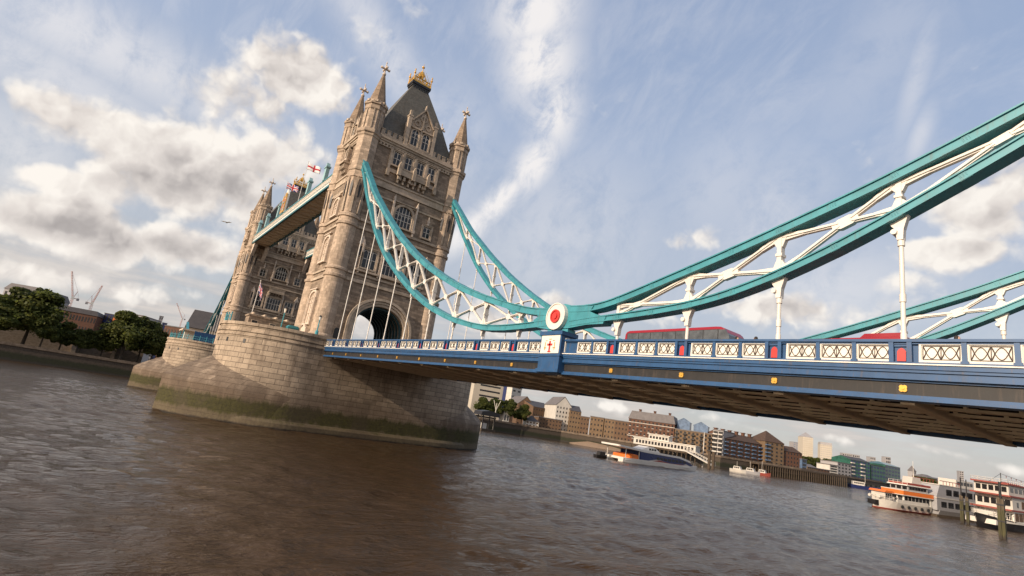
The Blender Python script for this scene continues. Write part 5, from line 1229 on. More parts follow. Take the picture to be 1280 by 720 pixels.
bd('second green glass block, set lower, further along', (1089, 611), (1107, 613), 484, 500, 581, 14, 'greenglass', 'flat', 4, 5, roofm='roofdark', ww=.6, wm='navy')
bd('third green glass block with a flat overhanging roof', (1107, 613), (1126, 616), 505, 530, 581, 14, 'greenglass', 'hip', 5, 5, rh=2, roofm='greenglass', ww=.6, wm='navy')
bd('long dark brown flats with many small windows behind the barge', (1082, 611), (1140, 619), 476, 600, 592, 9, 'brick_dark', 'flat', 4, 18, ww=.5, wm='grey_clad', wh=.4)
bd('pale stone tower block rising behind the dark flats', (1141, 613), (1146, 614), 760, 765, 589, 5, 'grey_clad', 'pyramid', 6, 2, rh=6, roofm='roofgrey')
bd('brown pitched roof flats above the moored boats', (1160, 617), (1172, 619), 740, 760, 597, 14, 'brick_tan', 'hip', 4, 4, rh=3)
bd('second brown pitched roof block above the moored boats', (1173, 619), (1188, 621), 760, 790, 601, 14, 'brick_brown', 'hip', 4, 5, rh=3)
bd('dark low warehouses beyond the red and white boat', (1188, 624), (1290, 638), 1000, 1200, 613, 20, 'brick_dark', 'flat', 2, 14, ww=.4)
gs = 'skyscrapers far down the river'
bs = lambda *a, **k: building(*a, group=gs, name='skyscraper', cat='skyscraper', zb=4, **k)
bs('tallest pale skyscraper with a pyramid roof', (1003, 588), (1016, 590), 3300, 3320, 545.5, 62, 'tower_cream', 'pyramid', 16, 5, wm='mullion', rh=26, roofm='grey_clad', ww=.5, wh=.4)
bs('paler glassy slab behind the pyramid roofed skyscraper', (991, 587), (1003, 589), 3500, 3520, 552, 55, 'grey_clad', 'flat', 14, 4, wm='bluegrey', ww=.8, wh=.3)
bs('stepped tan skyscraper to the side of the pyramid roofed one', (1025, 590), (1040, 593), 3200, 3210, 555, 60, 'tower_cream', 'mansard', 14, 6, wm='grey_clad', rh=12, roofm='grey_clad', ww=.55, wh=.45)
bs('lower grey block above the white modern flats', (1053, 595), (1065, 597), 3000, 3010, 566, 40, 'grey_clad', 'flat', 8, 5, ww=.5)
bs('dark grey block beside the lower grey one', (1066, 597), (1075, 598), 3000, 3010, 568, 40, 'grey_clad', 'flat', 8, 4, ww=.6)
bs('distant slim grey block above the green roofs', (1088, 600), (1095, 601), 2800, 2810, 571, 30, 'grey_clad', 'flat', 8, 3, ww=.5)
bs('distant darker grey block above the third green roof', (1108, 603), (1114, 604), 2800, 2810, 571, 30, 'grey_clad', 'flat', 8, 3, ww=.7)
bs('lone slim tower above the red and white boat', (1201, 618), (1206, 619), 2200, 2204, 589, 18, 'grey_clad', 'flat', 12, 2, ww=.6)
gl2 = 'city buildings behind the quay trees'
bl = lambda *a, **k: building(*a, group=gl2, **k)
bl('grey office block above the tallest tree', (-20, 425), (21, 432), 430, 420, 355, 30, 'grey_clad', 'mansard', 6, 6, rh=4)
bl('dark red brick offices between the trees and the crane masts', (50, 437), (104, 446), 420, 415, 382, 24, 'brick_red', 'mansard', 4, 14, rh=3, roofm='roofdark')
bl('dark framed glass office with a bright orange panel', (112, 446), (140, 450), 430, 425, 388, 22, 'navy', 'flat', 6, 6, ww=.7, wm='girder', wh=.7, roofm='roofdark', panel='orange')
bl('flat roofed grey office with rooftop plant above the forked tree', (140, 450), (160, 453), 440, 435, 388, 22, 'grey_clad', 'flat', 6, 5, ww=.7)
bl('slim pale tower block far behind the last trees', (180, 456), (185, 457), 900, 900, 391, 16, 'grey_clad', 'flat', 12, 2)
bl('dark slim block beside the pale slim tower', (186, 457), (192, 458), 700, 700, 400, 14, 'navy', 'flat', 8, 2)
bl('brown brick range reaching towards the farther pier', (190, 459), (226, 465), 340, 330, 404, 20, 'brick_red', 'flat', 4, 9, roofm='roofdark', ww=.4)
bl('red brick building seen through the road arch', (466, 500), (520, 505), 330, 330, 414, 20, 'brick_red', 'flat', 6, 10, chim=3, rh=2)
building('weathered stone curtain wall with battlements behind the quay trees', (-40, 425), (175, 456), 322, 316, 398, 6, 'old_wall', 'flat', 0, 0, roofm='old_wall', name='fortress_wall', cat='wall', z1=15.5)
building('pale lit stone gateway block in front of the curtain wall', (86, 444), (92, 445), 314, 314, 425, 4, 'dress', 'flat', name='gate_block', cat='wall', z1=13.5, roofm='dress')
building('pale stone buttress beside the forked tree', (136, 451), (141, 452), 313, 313, 428, 4, 'dress', 'flat', name='buttress', cat='wall', z1=13, roofm='dress')
building('steep slate roofed gatehouse at the far end of the bridge', (214, 463), (272, 471), 292, 288, 404, 16, 'old_wall', 'gable', 3, 5, rh=9, roofm='roofdark', name='gatehouse', cat='gatehouse', chim=1)
# ---- cranes
def crane(u, v, D, vm_, uj, vj, label, uc=None):
    p = at(u, v, D); a = at(u+(v-vm_)*.22, vm_, D); zt_ = a.z; root = empty('tower_crane', (p.x, p.y, QZ), label, 'crane', 'tower cranes over the city')
    def lat(mb, P, Q, w):
        P = Vector(P); Q = Vector(Q); d = (Q-P).normalized(); s = d.orthogonal().normalized(); t_ = d.cross(s); L = (Q-P).length
        for (i, j) in ((1, 1), (1, -1), (-1, -1), (-1, 1)): mb.bar(P+(s*i+t_*j)*w, Q+(s*i+t_*j)*w*.8, .15, .15)
        n = int(L/(w*3))
        for k in range(n):
            for (i, j, i2, j2) in ((1, 1, 1, -1), (1, -1, -1, -1), (-1, -1, -1, 1), (-1, 1, 1, 1)):
                mb.bar(P+d*L*k/n+(s*i+t_*j)*w, P+d*L*(k+1)/n+(s*i2+t_*j2)*w, .13, .13)
    mb = MB(); top = Vector((p.x, p.y, zt_)); lat(mb, (p.x, p.y, QZ), top, .85); mb.build('mast', M['crane'], root)
    jt = at(uj, vj, D); mb = MB(); lat(mb, top+Vector((0, 0, 1)), jt, .5); mb.build('jib', M['crane'], root)
    d = (jt-top); d.z = 0; d.normalize(); mb = MB(); mb.bar(top+Vector((0, 0, 1)), top-d*4.5+Vector((0, 0, 1)), 1.4, .5); mb.bar(top, top-d*2+Vector((0, 0, 8)), .4, .4); mb.bar(top-d*2+Vector((0, 0, 8)), jt, .14, .14); mb.bar(top-d*2+Vector((0, 0, 8)), top-d*4.4+Vector((0, 0, 1)), .14, .14)
    mb.build('counter_jib', M['crane'], root)
    mb = MB(); c = top-d*4; mb.box(c.x-1.0, c.x+1.0, c.y-1.0, c.y+1.0, zt_-.6, zt_+1.6); mb.build('counterweight', M['grey_clad'], root)
    mb = MB(); mb.box(top.x+1, top.x+3, top.y-1, top.y+1, zt_, zt_+2.4); mb.build('cab', M['cream'], root)
crane(66, 440, 640, 372, 90, 339, 'red luffing crane with its jib raised steepest, above the big tree')
crane(92, 444, 640, 379, 128, 357, 'red luffing crane with a lower jib, between the two tree groups')
crane(208, 462, 1100, 398, 221, 379, 'tiny far crane above the gatehouse roof')
# ------------------------------------------------------------------ river craft and piles
def craft(name, p0, p1, label, cat, group=None):
    """root at the stern waterline, local x towards the bow"""
    p0 = Vector((*p0, 0)); p1 = Vector((*p1, 0)); d = p1-p0; L = d.length
    o = bpy.data.objects.new(name, None); COL.objects.link(o); ORG[o] = Vector((0, 0, 0)); tag(o, label, cat, group)
    return o, L, (p0, math.atan2(d.y, d.x))
def launch(o, pl, sz=1.0):
    o.scale = (1, 1, sz); o.location = pl[0]; o.rotation_euler = (0, 0, pl[1])
def hull(mb, L, w, zb, zd, bow=.22, sheer=.8, stern=.9, y0=0, n=14, flare=.75):
    st = []
    for i in range(n+1):
        s = i/n; x = L*s
        k = 1 if s < 1-bow else max(.02, 1-((s-(1-bow))/bow)**1.8)
        ks = stern+(1-stern)*min(1, s/.15)
        hw = w/2*k*ks; z = zd+sheer*max(0, (s-.55)/.45)**2+.15*sheer*max(0, (.2-s)/.2)
        xx = x+(0 if s < 1 else 0)
        st.append([(xx-(.0 if s < .9 else (s-.9)*L*.25), y0-hw*flare, zb), (xx, y0-hw, z), (xx, y0+hw, z), (xx-(.0 if s < .9 else (s-.9)*L*.25), y0+hw*flare, zb)])
    vs = [p for s in st for p in s]
    fs = [(i*4+j, (i+1)*4+j, (i+1)*4+(j+1)%4, i*4+(j+1)%4) for i in range(n) for j in range(4)] + [(3, 2, 1, 0), (n*4, n*4+1, n*4+2, n*4+3)]
    mb.add(vs, fs)
def P_(name, mk, root, fn, parent=None):
    mb = MB(); fn(mb); return mb.build(name, M[mk] if isinstance(mk, str) else mk, parent or root)
def win_row(root, xa, xb, y, z0, z1, n, gap=.25, mk='glass', name='window'):
    for s in (-1, 1):
        for i in range(n):
            a = xa+(xb-xa)*(i+gap/2)/n; b_ = xa+(xb-xa)*(i+1-gap/2)/n
            P_(name, mk, root, lambda mb: mb.box(a, b_, min(s*y, s*(y+.04)), max(s*y, s*(y+.04)), z0, z1))
def front_row(root, x, hw, z0, z1, n, mk='glass'):
    for i in range(n):
        a = -hw+2*hw*(i+.12)/n; b_ = -hw+2*hw*(i+.88)/n
        P_('window', mk, root, lambda mb: mb.box(x, x+.05, a, b_, z0, z1))
def deck_rail(root, pts, z0, z1, mk='mullion'):
    def f(mb):
        for p, q in zip(pts[:-1], pts[1:]):
            L_ = math.hypot(q[0]-p[0], q[1]-p[1]); n = max(1, int(L_/1.1))
            for z in (z0+(z1-z0)*.5, z1): mb.bar((*p, z), (*q, z), .06, .06)
            for i in range(n+1): s = i/n; mb.bar((p[0]+(q[0]-p[0])*s, p[1]+(q[1]-p[1])*s, z0), (p[0]+(q[0]-p[0])*s, p[1]+(q[1]-p[1])*s, z1), .06, .06)
    P_('deck_rail', mk, root, f)
def ferry():
    r, L, pl = craft('river_ferry', (-21.0, 94.5), (-17.9, 129.5), 'long low river catamaran with navy sides, white roof and red stern under way', 'ferry')
    w = 9.0
    P_('hull', 'white', r, lambda mb: (hull(mb, L, 2.6, -.6, 1.5, .3, .5, .9, -3.1), hull(mb, L, 2.6, -.6, 1.5, .3, .5, .9, 3.1), mb.box(1, L*.86, -4.3, 4.3, .8, 1.6)))
    P_('cabin', 'navy', r, lambda mb: [mb.prism([(L*.20, 1.6), (L*.86, 1.6), (L*.90, 2.1), (L*.82, 3.2), (L*.70, 4.2), (L*.20, 4.5)], -4.25, 4.25, lambda u, v, n: (u, n, v))])
    P_('roof', 'white', r, lambda mb: mb.prism([(-1.5, 5.9), (L*.25, 5.2), (L*.72, 4.7), (L*.85, 3.6), (L*.87, 3.0), (L*.84, 3.0), (L*.7, 4.05), (L*.25, 4.4), (-1.5, 5.3)], -4.35, 4.35, lambda u, v, n: (u, n, v)))
    P_('wheelhouse', 'white', r, lambda mb: mb.prism([(L*.24, 4.9), (L*.52, 4.7), (L*.46, 6.2), (L*.42, 6.7), (L*.36, 6.7), (L*.31, 5.9)], -2.2, 2.2, lambda u, v, n: (u, n, v)))
    win_row(r, L*.36, L*.46, 2.2, 5.4, 6.1, 3)
    win_row(r, L*.40, L*.80, 4.25, 2.4, 3.3, 8)
    P_('side_stripe', 'rustred', r, lambda mb: [mb.prism([(L*.35, 1.65), (L*.44, 2.3), (L*.60, 1.65), (L*.72, 1.9), (L*.80, 1.65)], -4.28, -4.25, lambda u, v, n: (u, n, v)), mb.prism([(L*.55, 1.62), (L*.64, 1.75), (L*.72, 1.62)], -4.30, -4.26, lambda u, v, n: (u, n, v))])
    P_('white_wave', 'render_white', r, lambda mb: [mb.prism([(L*.30, 1.6), (L*.42, 2.55), (L*.56, 1.75), (L*.66, 1.6)], -4.27, -4.25, lambda u, v, n: (u, n, v)), mb.prism([(L*.74, 1.6), (L*.8, 2.2), (L*.86, 1.6)], -4.27, -4.25, lambda u, v, n: (u, n, v))])
    P_('stern_housing', 'orange', r, lambda mb: mb.prism([(L*.10, 1.6), (L*.19, 1.6), (L*.18, 3.0), (L*.13, 3.2), (L*.10, 2.6)], -4.0, 4.0, lambda u, v, n: (u, n, v)))
    P_('roof_posts', 'render_white', r, lambda mb: [mb.box(x-.1, x+.1, y-.1, y+.1, 1.6, 5.2) for x in (L*.03, L*.19, L*.3) for y in (-4, 4)])
    P_('bow_rail', 'mullion', r, lambda mb: [mb.bar((L*.86, y, 2.6), (L*.98, y*.75, 2.9), .08, .08) for y in (-4, 4)]+[mb.bar((L*(.86+.04*i), s*4*(1-.08*i), 1.6), (L*(.86+.04*i), s*4*(1-.08*i), 2.7), .08, .08) for i in range(4) for s in (-1, 1)])
    launch(r, pl, .82)
    r, L, pl = craft('dinghy', (-23.0, 88.6), (-22.4, 93.2), 'small black workboat close behind the stern of the catamaran', 'boat')
    P_('hull', 'hullblack', r, lambda mb: hull(mb, L, 2.2, -.3, .8, .35, .5)); P_('cuddy', 'girder', r, lambda mb: mb.prism([(1, .8), (3.4, .8), (3.0, 1.9), (1.2, 1.9)], -.8, .8, lambda u, v, n: (u, n, v))); launch(r, pl)
ferry()
def orange_boat():
    # bow towards the open river (left in the view)
    r, L, pl = craft('passenger_boat', (46.5, 131.5), (41.2, 115.6), 'moored white passenger boat with orange awning band and a small orange wheelhouse', 'boat', 'moored river boats')
    P_('hull', 'render_white', r, lambda mb: hull(mb, L, 5.6, -.4, 2.0, .3, .9))
    P_('waterline_band', 'rustred', r, lambda mb: hull(mb, L*.995, 5.66, -.45, .35, .3, .0))
    P_('bow_fender', 'hullblack', r, lambda mb: mb.prism([(L*.95, .7), (L*1.01, .9), (L*1.01, 2.0), (L*.95, 2.0)], -1.0, 1.0, lambda u, v, n: (u, n, v)))
    P_('deck_rail', 'render_white', r, lambda mb: [mb.box(L*.1, L*.72, s*2.65-.05, s*2.65+.05, 2.0, 2.9) for s in (-1, 1)])
    P_('saloon', 'cream', r, lambda mb: mb.box(0, L*.56, -2.3, 2.3, 2.0, 4.3)); win_row(r, L*.04, L*.55, 2.3, 2.5, 4.0, 7, .16); front_row(r, L*.56, 2.2, 2.5, 4.0, 3)
    P_('awning_band', 'orange', r, lambda mb: mb.box(-.2, L*.60, -2.75, 2.75, 4.3, 5.3)); P_('awning_edge', 'render_white', r, lambda mb: (mb.box(-.2, L*.61, -2.8, 2.8, 4.1, 4.3), mb.box(-.2, L*.60, -2.8, 2.8, 5.3, 5.5)))
    P_('upper_saloon', 'grey_clad', r, lambda mb: mb.box(1, L*.46, -2.2, 2.2, 5.5, 6.7)); win_row(r, 1.5, L*.44, 2.2, 5.8, 6.5, 6, .12); P_('upper_roof', 'cream', r, lambda mb: mb.box(0, L*.5, -2.5, 2.5, 6.7, 6.95)); front_row(r, L*.46, 2.1, 5.7, 6.5, 3); P_('upper_rail', 'rustred', r, lambda mb: mb.box(.2, L*.48, -2.4, 2.4, 6.95, 7.5))
    P_('funnel', 'render_white', r, lambda mb: mb.prism([(1.5, 7.2), (5.0, 7.2), (4.6, 9.2), (2.0, 9.2)], -1.2, 1.2, lambda u, v, n: (u, n, v))); P_('mast', 'mullion', r, lambda mb: mb.tube((2.6, 0, 9.2), (2.6, 0, 13.5), .09, 6, .04))
    P_('wheelhouse', 'render_white', r, lambda mb: mb.box(L*.74, L*.88, -1.7, 1.7, 2.2, 4.2)); win_row(r, L*.75, L*.87, 1.7, 3.0, 3.9, 3)
    P_('wheelhouse_roof', 'orange', r, lambda mb: mb.prism([(L*.71, 4.2), (L*.91, 4.2), (L*.88, 4.7), (L*.74, 4.7)], -2.0, 2.0, lambda u, v, n: (u, n, v)))
    deck_rail(r, [(L*.48, -2.3), (L*.48, 2.3)], 6.9, 7.9); deck_rail(r, [(L*.62, -2.7), (L*.9, -2.0), (L*.98, -.6), (L*.98, .6), (L*.9, 2.0), (L*.62, 2.7)], 2.4, 3.3); P_('tyre_fender', 'rubber', r, lambda mb: [mb.tube((L*(.12+.13*i), s*2.82, 1.2), (L*(.12+.13*i), s*3.0, 1.2), .42, 12) for i in range(5) for s in (-1, 1)]); P_('life_raft', 'mullion', r, lambda mb: [mb.tube((x, y, 2.9), (x+1.0, y, 2.9), .35, 8) for x in (L*.68, L*.9) for y in (-1.2, 1.2)])
    launch(r, pl, .9)
def grey_boat():
    r, L, pl = craft('floating_restaurant', (51.2, 152.0), (46.6, 131.0), 'moored grey two deck boat with two rows of dark square windows', 'boat', 'moored river boats')
    P_('hull', 'greyboat', r, lambda mb: hull(mb, L, 6.4, -.4, 1.5, .06, .1)); P_('waterline_band', 'timber', r, lambda mb: mb.box(-.3, L+.3, -3.5, 3.5, -.5, .55))
    P_('lower_deck', 'greyboat', r, lambda mb: mb.box(.2, L-.6, -3.1, 3.1, 1.5, 4.4)); P_('upper_deck', 'greyboat', r, lambda mb: mb.prism([(.2, 4.4), (L-.6, 4.4), (L-2.2, 7.4), (.2, 7.4)], -3.0, 3.0, lambda u, v, n: (u, n, v)))
    win_row(r, 1.5, L-2.0, 3.1, 2.3, 3.6, 6); win_row(r, 1.5, L-4.5, 3.0, 5.2, 6.6, 5)
    P_('deck_edge', 'render_white', r, lambda mb: (mb.box(.1, L-.4, -3.2, 3.2, 4.3, 4.5), mb.box(.1, L-2.0, -3.1, 3.1, 7.4, 7.6)))
    P_('wheelhouse', 'render_white', r, lambda mb: mb.box(2, 10, -2, 2, 7.6, 9.4)); win_row(r, 2.3, 9.7, 2.0, 8.2, 9.0, 5)
    P_('roof_rail', 'rustred', r, lambda mb: [mb.box(10, L-2.5, s*2.9-.04, s*2.9+.04, 8.4, 8.55) for s in (-1, 1)]+[mb.box(10.5+i*1.4, 10.6+i*1.4, s*2.9-.04, s*2.9+.04, 7.6, 8.5) for i in range(6) for s in (-1, 1)])
    launch(r, pl)
def red_white_boat():
    r, L, pl = craft('paddle_steamer', (66.0, 163.0), (60.2, 116.0), 'big moored white and red three deck boat with a black hull, at the photo edge', 'boat', 'moored river boats')
    P_('hull', 'hullblack', r, lambda mb: hull(mb, L, 7.5, -.4, 1.9, .28, 1.3)); P_('hull_line', 'render_white', r, lambda mb: hull(mb, L*.992, 7.54, 1.75, 1.98, .28, 1.25, flare=1.0))
    P_('main_deck', 'cream', r, lambda mb: mb.box(2, L*.80, -3.3, 3.3, 2.0, 4.6)); front_row(r, L*.80, 3.1, 2.7, 4.1, 4); front_row(r, L*.80, 3.0, 5.7, 7.1, 5); front_row(r, L*.82, 2.8, 8.8, 10.0, 5); win_row(r, 3, L*.60, 3.3, 2.7, 3.9, 9); win_row(r, L*.61, L*.79, 3.3, 2.4, 4.3, 4, .12, 'brick_brown', 'door')
    P_('deck_stripe', 'rustred', r, lambda mb: mb.box(1.5, L*.84, -3.55, 3.55, 4.6, 4.95))
    P_('second_deck', 'render_white', r, lambda mb: mb.box(3, L*.80, -3.2, 3.2, 4.95, 7.8)); win_row(r, 4, L*.60, 3.2, 5.7, 7.0, 8); win_row(r, L*.62, L*.70, 3.2, 5.4, 7.1, 2, .2, 'brick_brown', 'door'); win_row(r, L*.73, L*.755, 3.2, 5.6, 6.8, 1)
    P_('second_stripe', 'rustred', r, lambda mb: mb.box(2.6, L*.84, -3.5, 3.5, 7.8, 8.15))
    P_('bridge_deck_house', 'render_white', r, lambda mb: mb.box(L*.30, L*.82, -3.0, 3.0, 8.15, 10.5)); win_row(r, L*.46, L*.81, 3.0, 8.9, 9.9, 7, .35)
    P_('top_roof', 'rustred', r, lambda mb: mb.box(L*.28, L*.84, -3.3, 3.3, 10.5, 10.85))
    P_('roof_ornament', 'rustred', r, lambda mb: [mb.prism([(L*.5+i*2-.8, 10.85), (L*.5+i*2+.8, 10.85), (L*.5+i*2, 11.3)], -.4, .4, lambda u, v, n: (u, n, v)) for i in range(5)])
    P_('foredeck_house', 'render_white', r, lambda mb: mb.box(L*.80, L*.90, -2.0, 2.0, 2.4, 3.9))
    P_('foredeck_rail', 'mullion', r, lambda mb: [mb.box(L*(.8+.012*i)-.04, L*(.8+.012*i)+.04, s*(3.3-.2*i)-.04, s*(3.3-.2*i)+.04, 2.1, 3.3) for i in range(12) for s in (-1, 1)])
    deck_rail(r, [(L*.28, -3.2), (L*.84, -3.2), (L*.84, 3.2), (L*.28, 3.2)], 10.85, 11.7); deck_rail(r, [(L*.80, -3.3), (L*.93, -1.9), (L*.99, 0), (L*.93, 1.9), (L*.80, 3.3)], 3.0, 4.1); P_('anchor', 'mullion', r, lambda mb: mb.prism([(L*.93, 1.1), (L*.955, 1.1), (L*.95, 2.2), (L*.935, 2.2)], -2.6, 2.6, lambda u, v, n: (u, n, v)))
    P_('bunting_line', 'black', r, lambda mb: [mb.tube((L*.84, 0, 10.8), (L*.70, 0, 13.2), .04, 5), mb.tube((L*.70, 0, 13.2), (L*.40, 0, 12.3), .04, 5), mb.tube((L*.40, 0, 10.8), (L*.40, 0, 13.6), .08, 6), mb.tube((L*.70, 0, 10.8), (L*.70, 0, 13.4), .08, 6)])
    P_('pennant', 'rustred', r, lambda mb: [mb.prism([(L*(.45+.06*i), 12.5+.12*i), (L*(.45+.06*i)+.5, 12.5+.12*i), (L*(.45+.06*i)+.25, 12.0+.12*i)], -.02, .02, lambda u, v, n: (u, n, v)) for i in range(4)])
    launch(r, pl, .9)
orange_boat(); grey_boat(); red_white_boat()
def small_boats():
    for i, (u, v, D, Lb, lab, mk) in enumerate(((913, 588, 296, 7.5, 'small white motor cruiser moored under the brick flats', 'render_white'), (929, 590.5, 305, 8, 'white cabin boat moored in the middle of the small craft', 'greyboat'), (945, 593, 315, 7, 'red hulled launch moored nearest the timber jetty', 'rustred'))):
        p = at(u, v, D); q = at(u+9, v+1.5, D-1)
        d = Vector((q.x-p.x, q.y-p.y)).normalized()*Lb
        r, L, pl = craft('motor_boat', (p.x, p.y), (p.x+d.x, p.y+d.y), lab, 'boat', 'small craft moored by the jetty')
        P_('hull', mk, r, lambda mb: hull(mb, L, 3.4, -.3, 1.3, .35, .6)); P_('cabin', 'render_white', r, lambda mb: mb.prism([(L*.2, 1.3), (L*.7, 1.3), (L*.6, 2.8), (L*.25, 2.8)], -1.3, 1.3, lambda u_, v_, n: (u_, n, v_)))
        win_row(r, L*.27, L*.6, 1.3, 1.8, 2.5, 3); P_('mast', 'mullion', r, lambda mb: mb.tube((L*.4, 0, 2.8), (L*.4, 0, 5+i), .06, 5)); launch(r, pl)
    p = at(1061, 609, 425); q = at(1106, 616.5, 430)
    r, L, pl = craft('barge', (p.x, p.y), (q.x, q.y), 'blue hulled barge with white deckhouse below the green glass blocks', 'barge')
    P_('hull', 'navy', r, lambda mb: hull(mb, L, 6, -.4, 2.0, .15, .8)); P_('deckhouse', 'render_white', r, lambda mb: mb.box(L*.1, L*.42, -2, 2, 2, 4.2)); win_row(r, L*.12, L*.4, 2.0, 2.8, 3.7, 5)
    P_('deck_gear', 'girder', r, lambda mb: [mb.box(L*.5+i*2.6, L*.5+i*2.6+1.4, -1.4, 1.4, 2, 3+.5*(i % 2)) for i in range(4)]); P_('mast', 'mullion', r, lambda mb: mb.tube((L*.46, 0, 2), (L*.46, 0, 9), .1, 6)); launch(r, pl)
    p = at(1110, 617, 455); q = at(1140, 621.5, 470)
    r, L, pl = craft('barge', (p.x, p.y), (q.x, q.y), 'low dark barge lying just beyond the blue hulled one', 'barge')
    P_('hull', 'hullblack', r, lambda mb: hull(mb, L, 6, -.4, 1.6, .15, .6)); P_('hold_cover', 'rustred', r, lambda mb: mb.box(L*.15, L*.7, -2.2, 2.2, 1.6, 2.6)); launch(r, pl)
small_boats()
# ---- timber piles, jetty, pier
def pile(u, v, D, vt, vm_, label, k):
    p = at(u, v, D); zt_ = at(u, vt, D).z; zm = at(u, vm_, D).z; root = empty('timber_dolphin', (p.x, p.y, 0), label, 'mooring pile', 'timber mooring piles')
    s = .42*k
    for i, (dx, dy, dz) in enumerate(((-s, -s, 0), (s, -s*.9, -.15), (-s*.9, s, .1), (s, s, -.3))):
        mb = MB(); mb.box(p.x+dx-s*.9, p.x+dx+s*.9, p.y+dy-s*.9, p.y+dy+s*.9, -2, zm+dz); mb.build('timber', PILE, root)
    mb = MB(); mb.box(p.x-2.1*s, p.x+2.1*s, p.y-2.1*s, p.y+2.1*s, zm-1.2, zm-.95); mb.box(p.x-2.1*s, p.x+2.1*s, p.y-2.1*s, p.y+2.1*s, 2.6, 2.85); mb.build('iron_band', M['girder'], root)
    mb = MB(); mb.tube((p.x, p.y, 0), (p.x, p.y, zt_), .36*k, 12, .33*k); mb.build('steel_post', M['hullblack'], root)
def pile_mat():
    m, t, b = mat('wet_pile'); P = pos(t); z = t.new('ShaderNodeSeparateXYZ', {0: P}).outputs[2]
    mp = t.new('ShaderNodeMapping', {'Vector': P, 'Scale': (5, 5, .4)}); n = t.noise(mp.outputs[0], 1.5, 6, .65)
    zz = t.m('ADD', z, t.m('MULTIPLY', t.m('SUBTRACT', n, .5), 1.6))
    col = t.ramp(n, [(.3, (.05, .034, .02)), (.7, (.12, .088, .056))])
    col = t.mix(t.m('SUBTRACT', 1.0, t.smooth(zz, 4.2, 5.2)), col, t.ramp(n, [(.3, (.026, .023, .008)), (.7, (.08, .07, .024))]))
    col = t.mix(t.m('SUBTRACT', 1.0, t.smooth(zz, .3, .9)), col, (.03, .022, .014, 1))
    t.l.new(col, b.inputs['Base Color']); b.inputs['Roughness'].default_value = .8; return m
PILE = pile_mat()
pile(1254, 674, 124.8, 603, 623, 'greenish timber pile cluster with tall black post, standing alone before the red and white boat', .55)
pile(1203, 649.5, 160, 597, 619, 'brown timber pile cluster between the grey boat and the red and white boat', .36)
pile(1210, 651, 158, 600, 621, 'second brown timber pile cluster close against the black bow', .3)
def jetty():
    A = at(948, 592.5, 345); B = at(1058, 607.5, 415); A.z = B.z = 0; root = empty('timber_jetty', A, 'long dark timber jetty on rows of posts below the brick warehouses', 'jetty')
    d = (B-A); L = d.length; d.normalize(); n = Vector((d.y, -d.x, 0))
    if n.dot(CAM-A) < 0: n = -n
    mb = MB(); mb.bar(A+Vector((0, 0, 5.4))-n*3, B+Vector((0, 0, 5.4))-n*3, 6.5, .6); mb.bar(A+Vector((0, 0, 2.9)), B+Vector((0, 0, 2.9)), .3, .35); mb.build('deck', M['timber'], root)
    k = 40
    for i in range(k+1):
        p = A+d*L*i/k; mb = MB(); mb.tube(p+n*.1-Vector((0, 0, 2)), p+n*.1+Vector((0, 0, 5.2)), .28, 6); mb.tube(p-n*5-Vector((0, 0, 2)), p-n*5+Vector((0, 0, 5.2)), .28, 6); mb.build('jetty_post', M['timber'], root)
    mb = MB(); mb.bar(A+Vector((0, 0, 6.7)), B+Vector((0, 0, 6.7)), .1, .12); mb.build('handrail', M['quay'], root)
jetty()
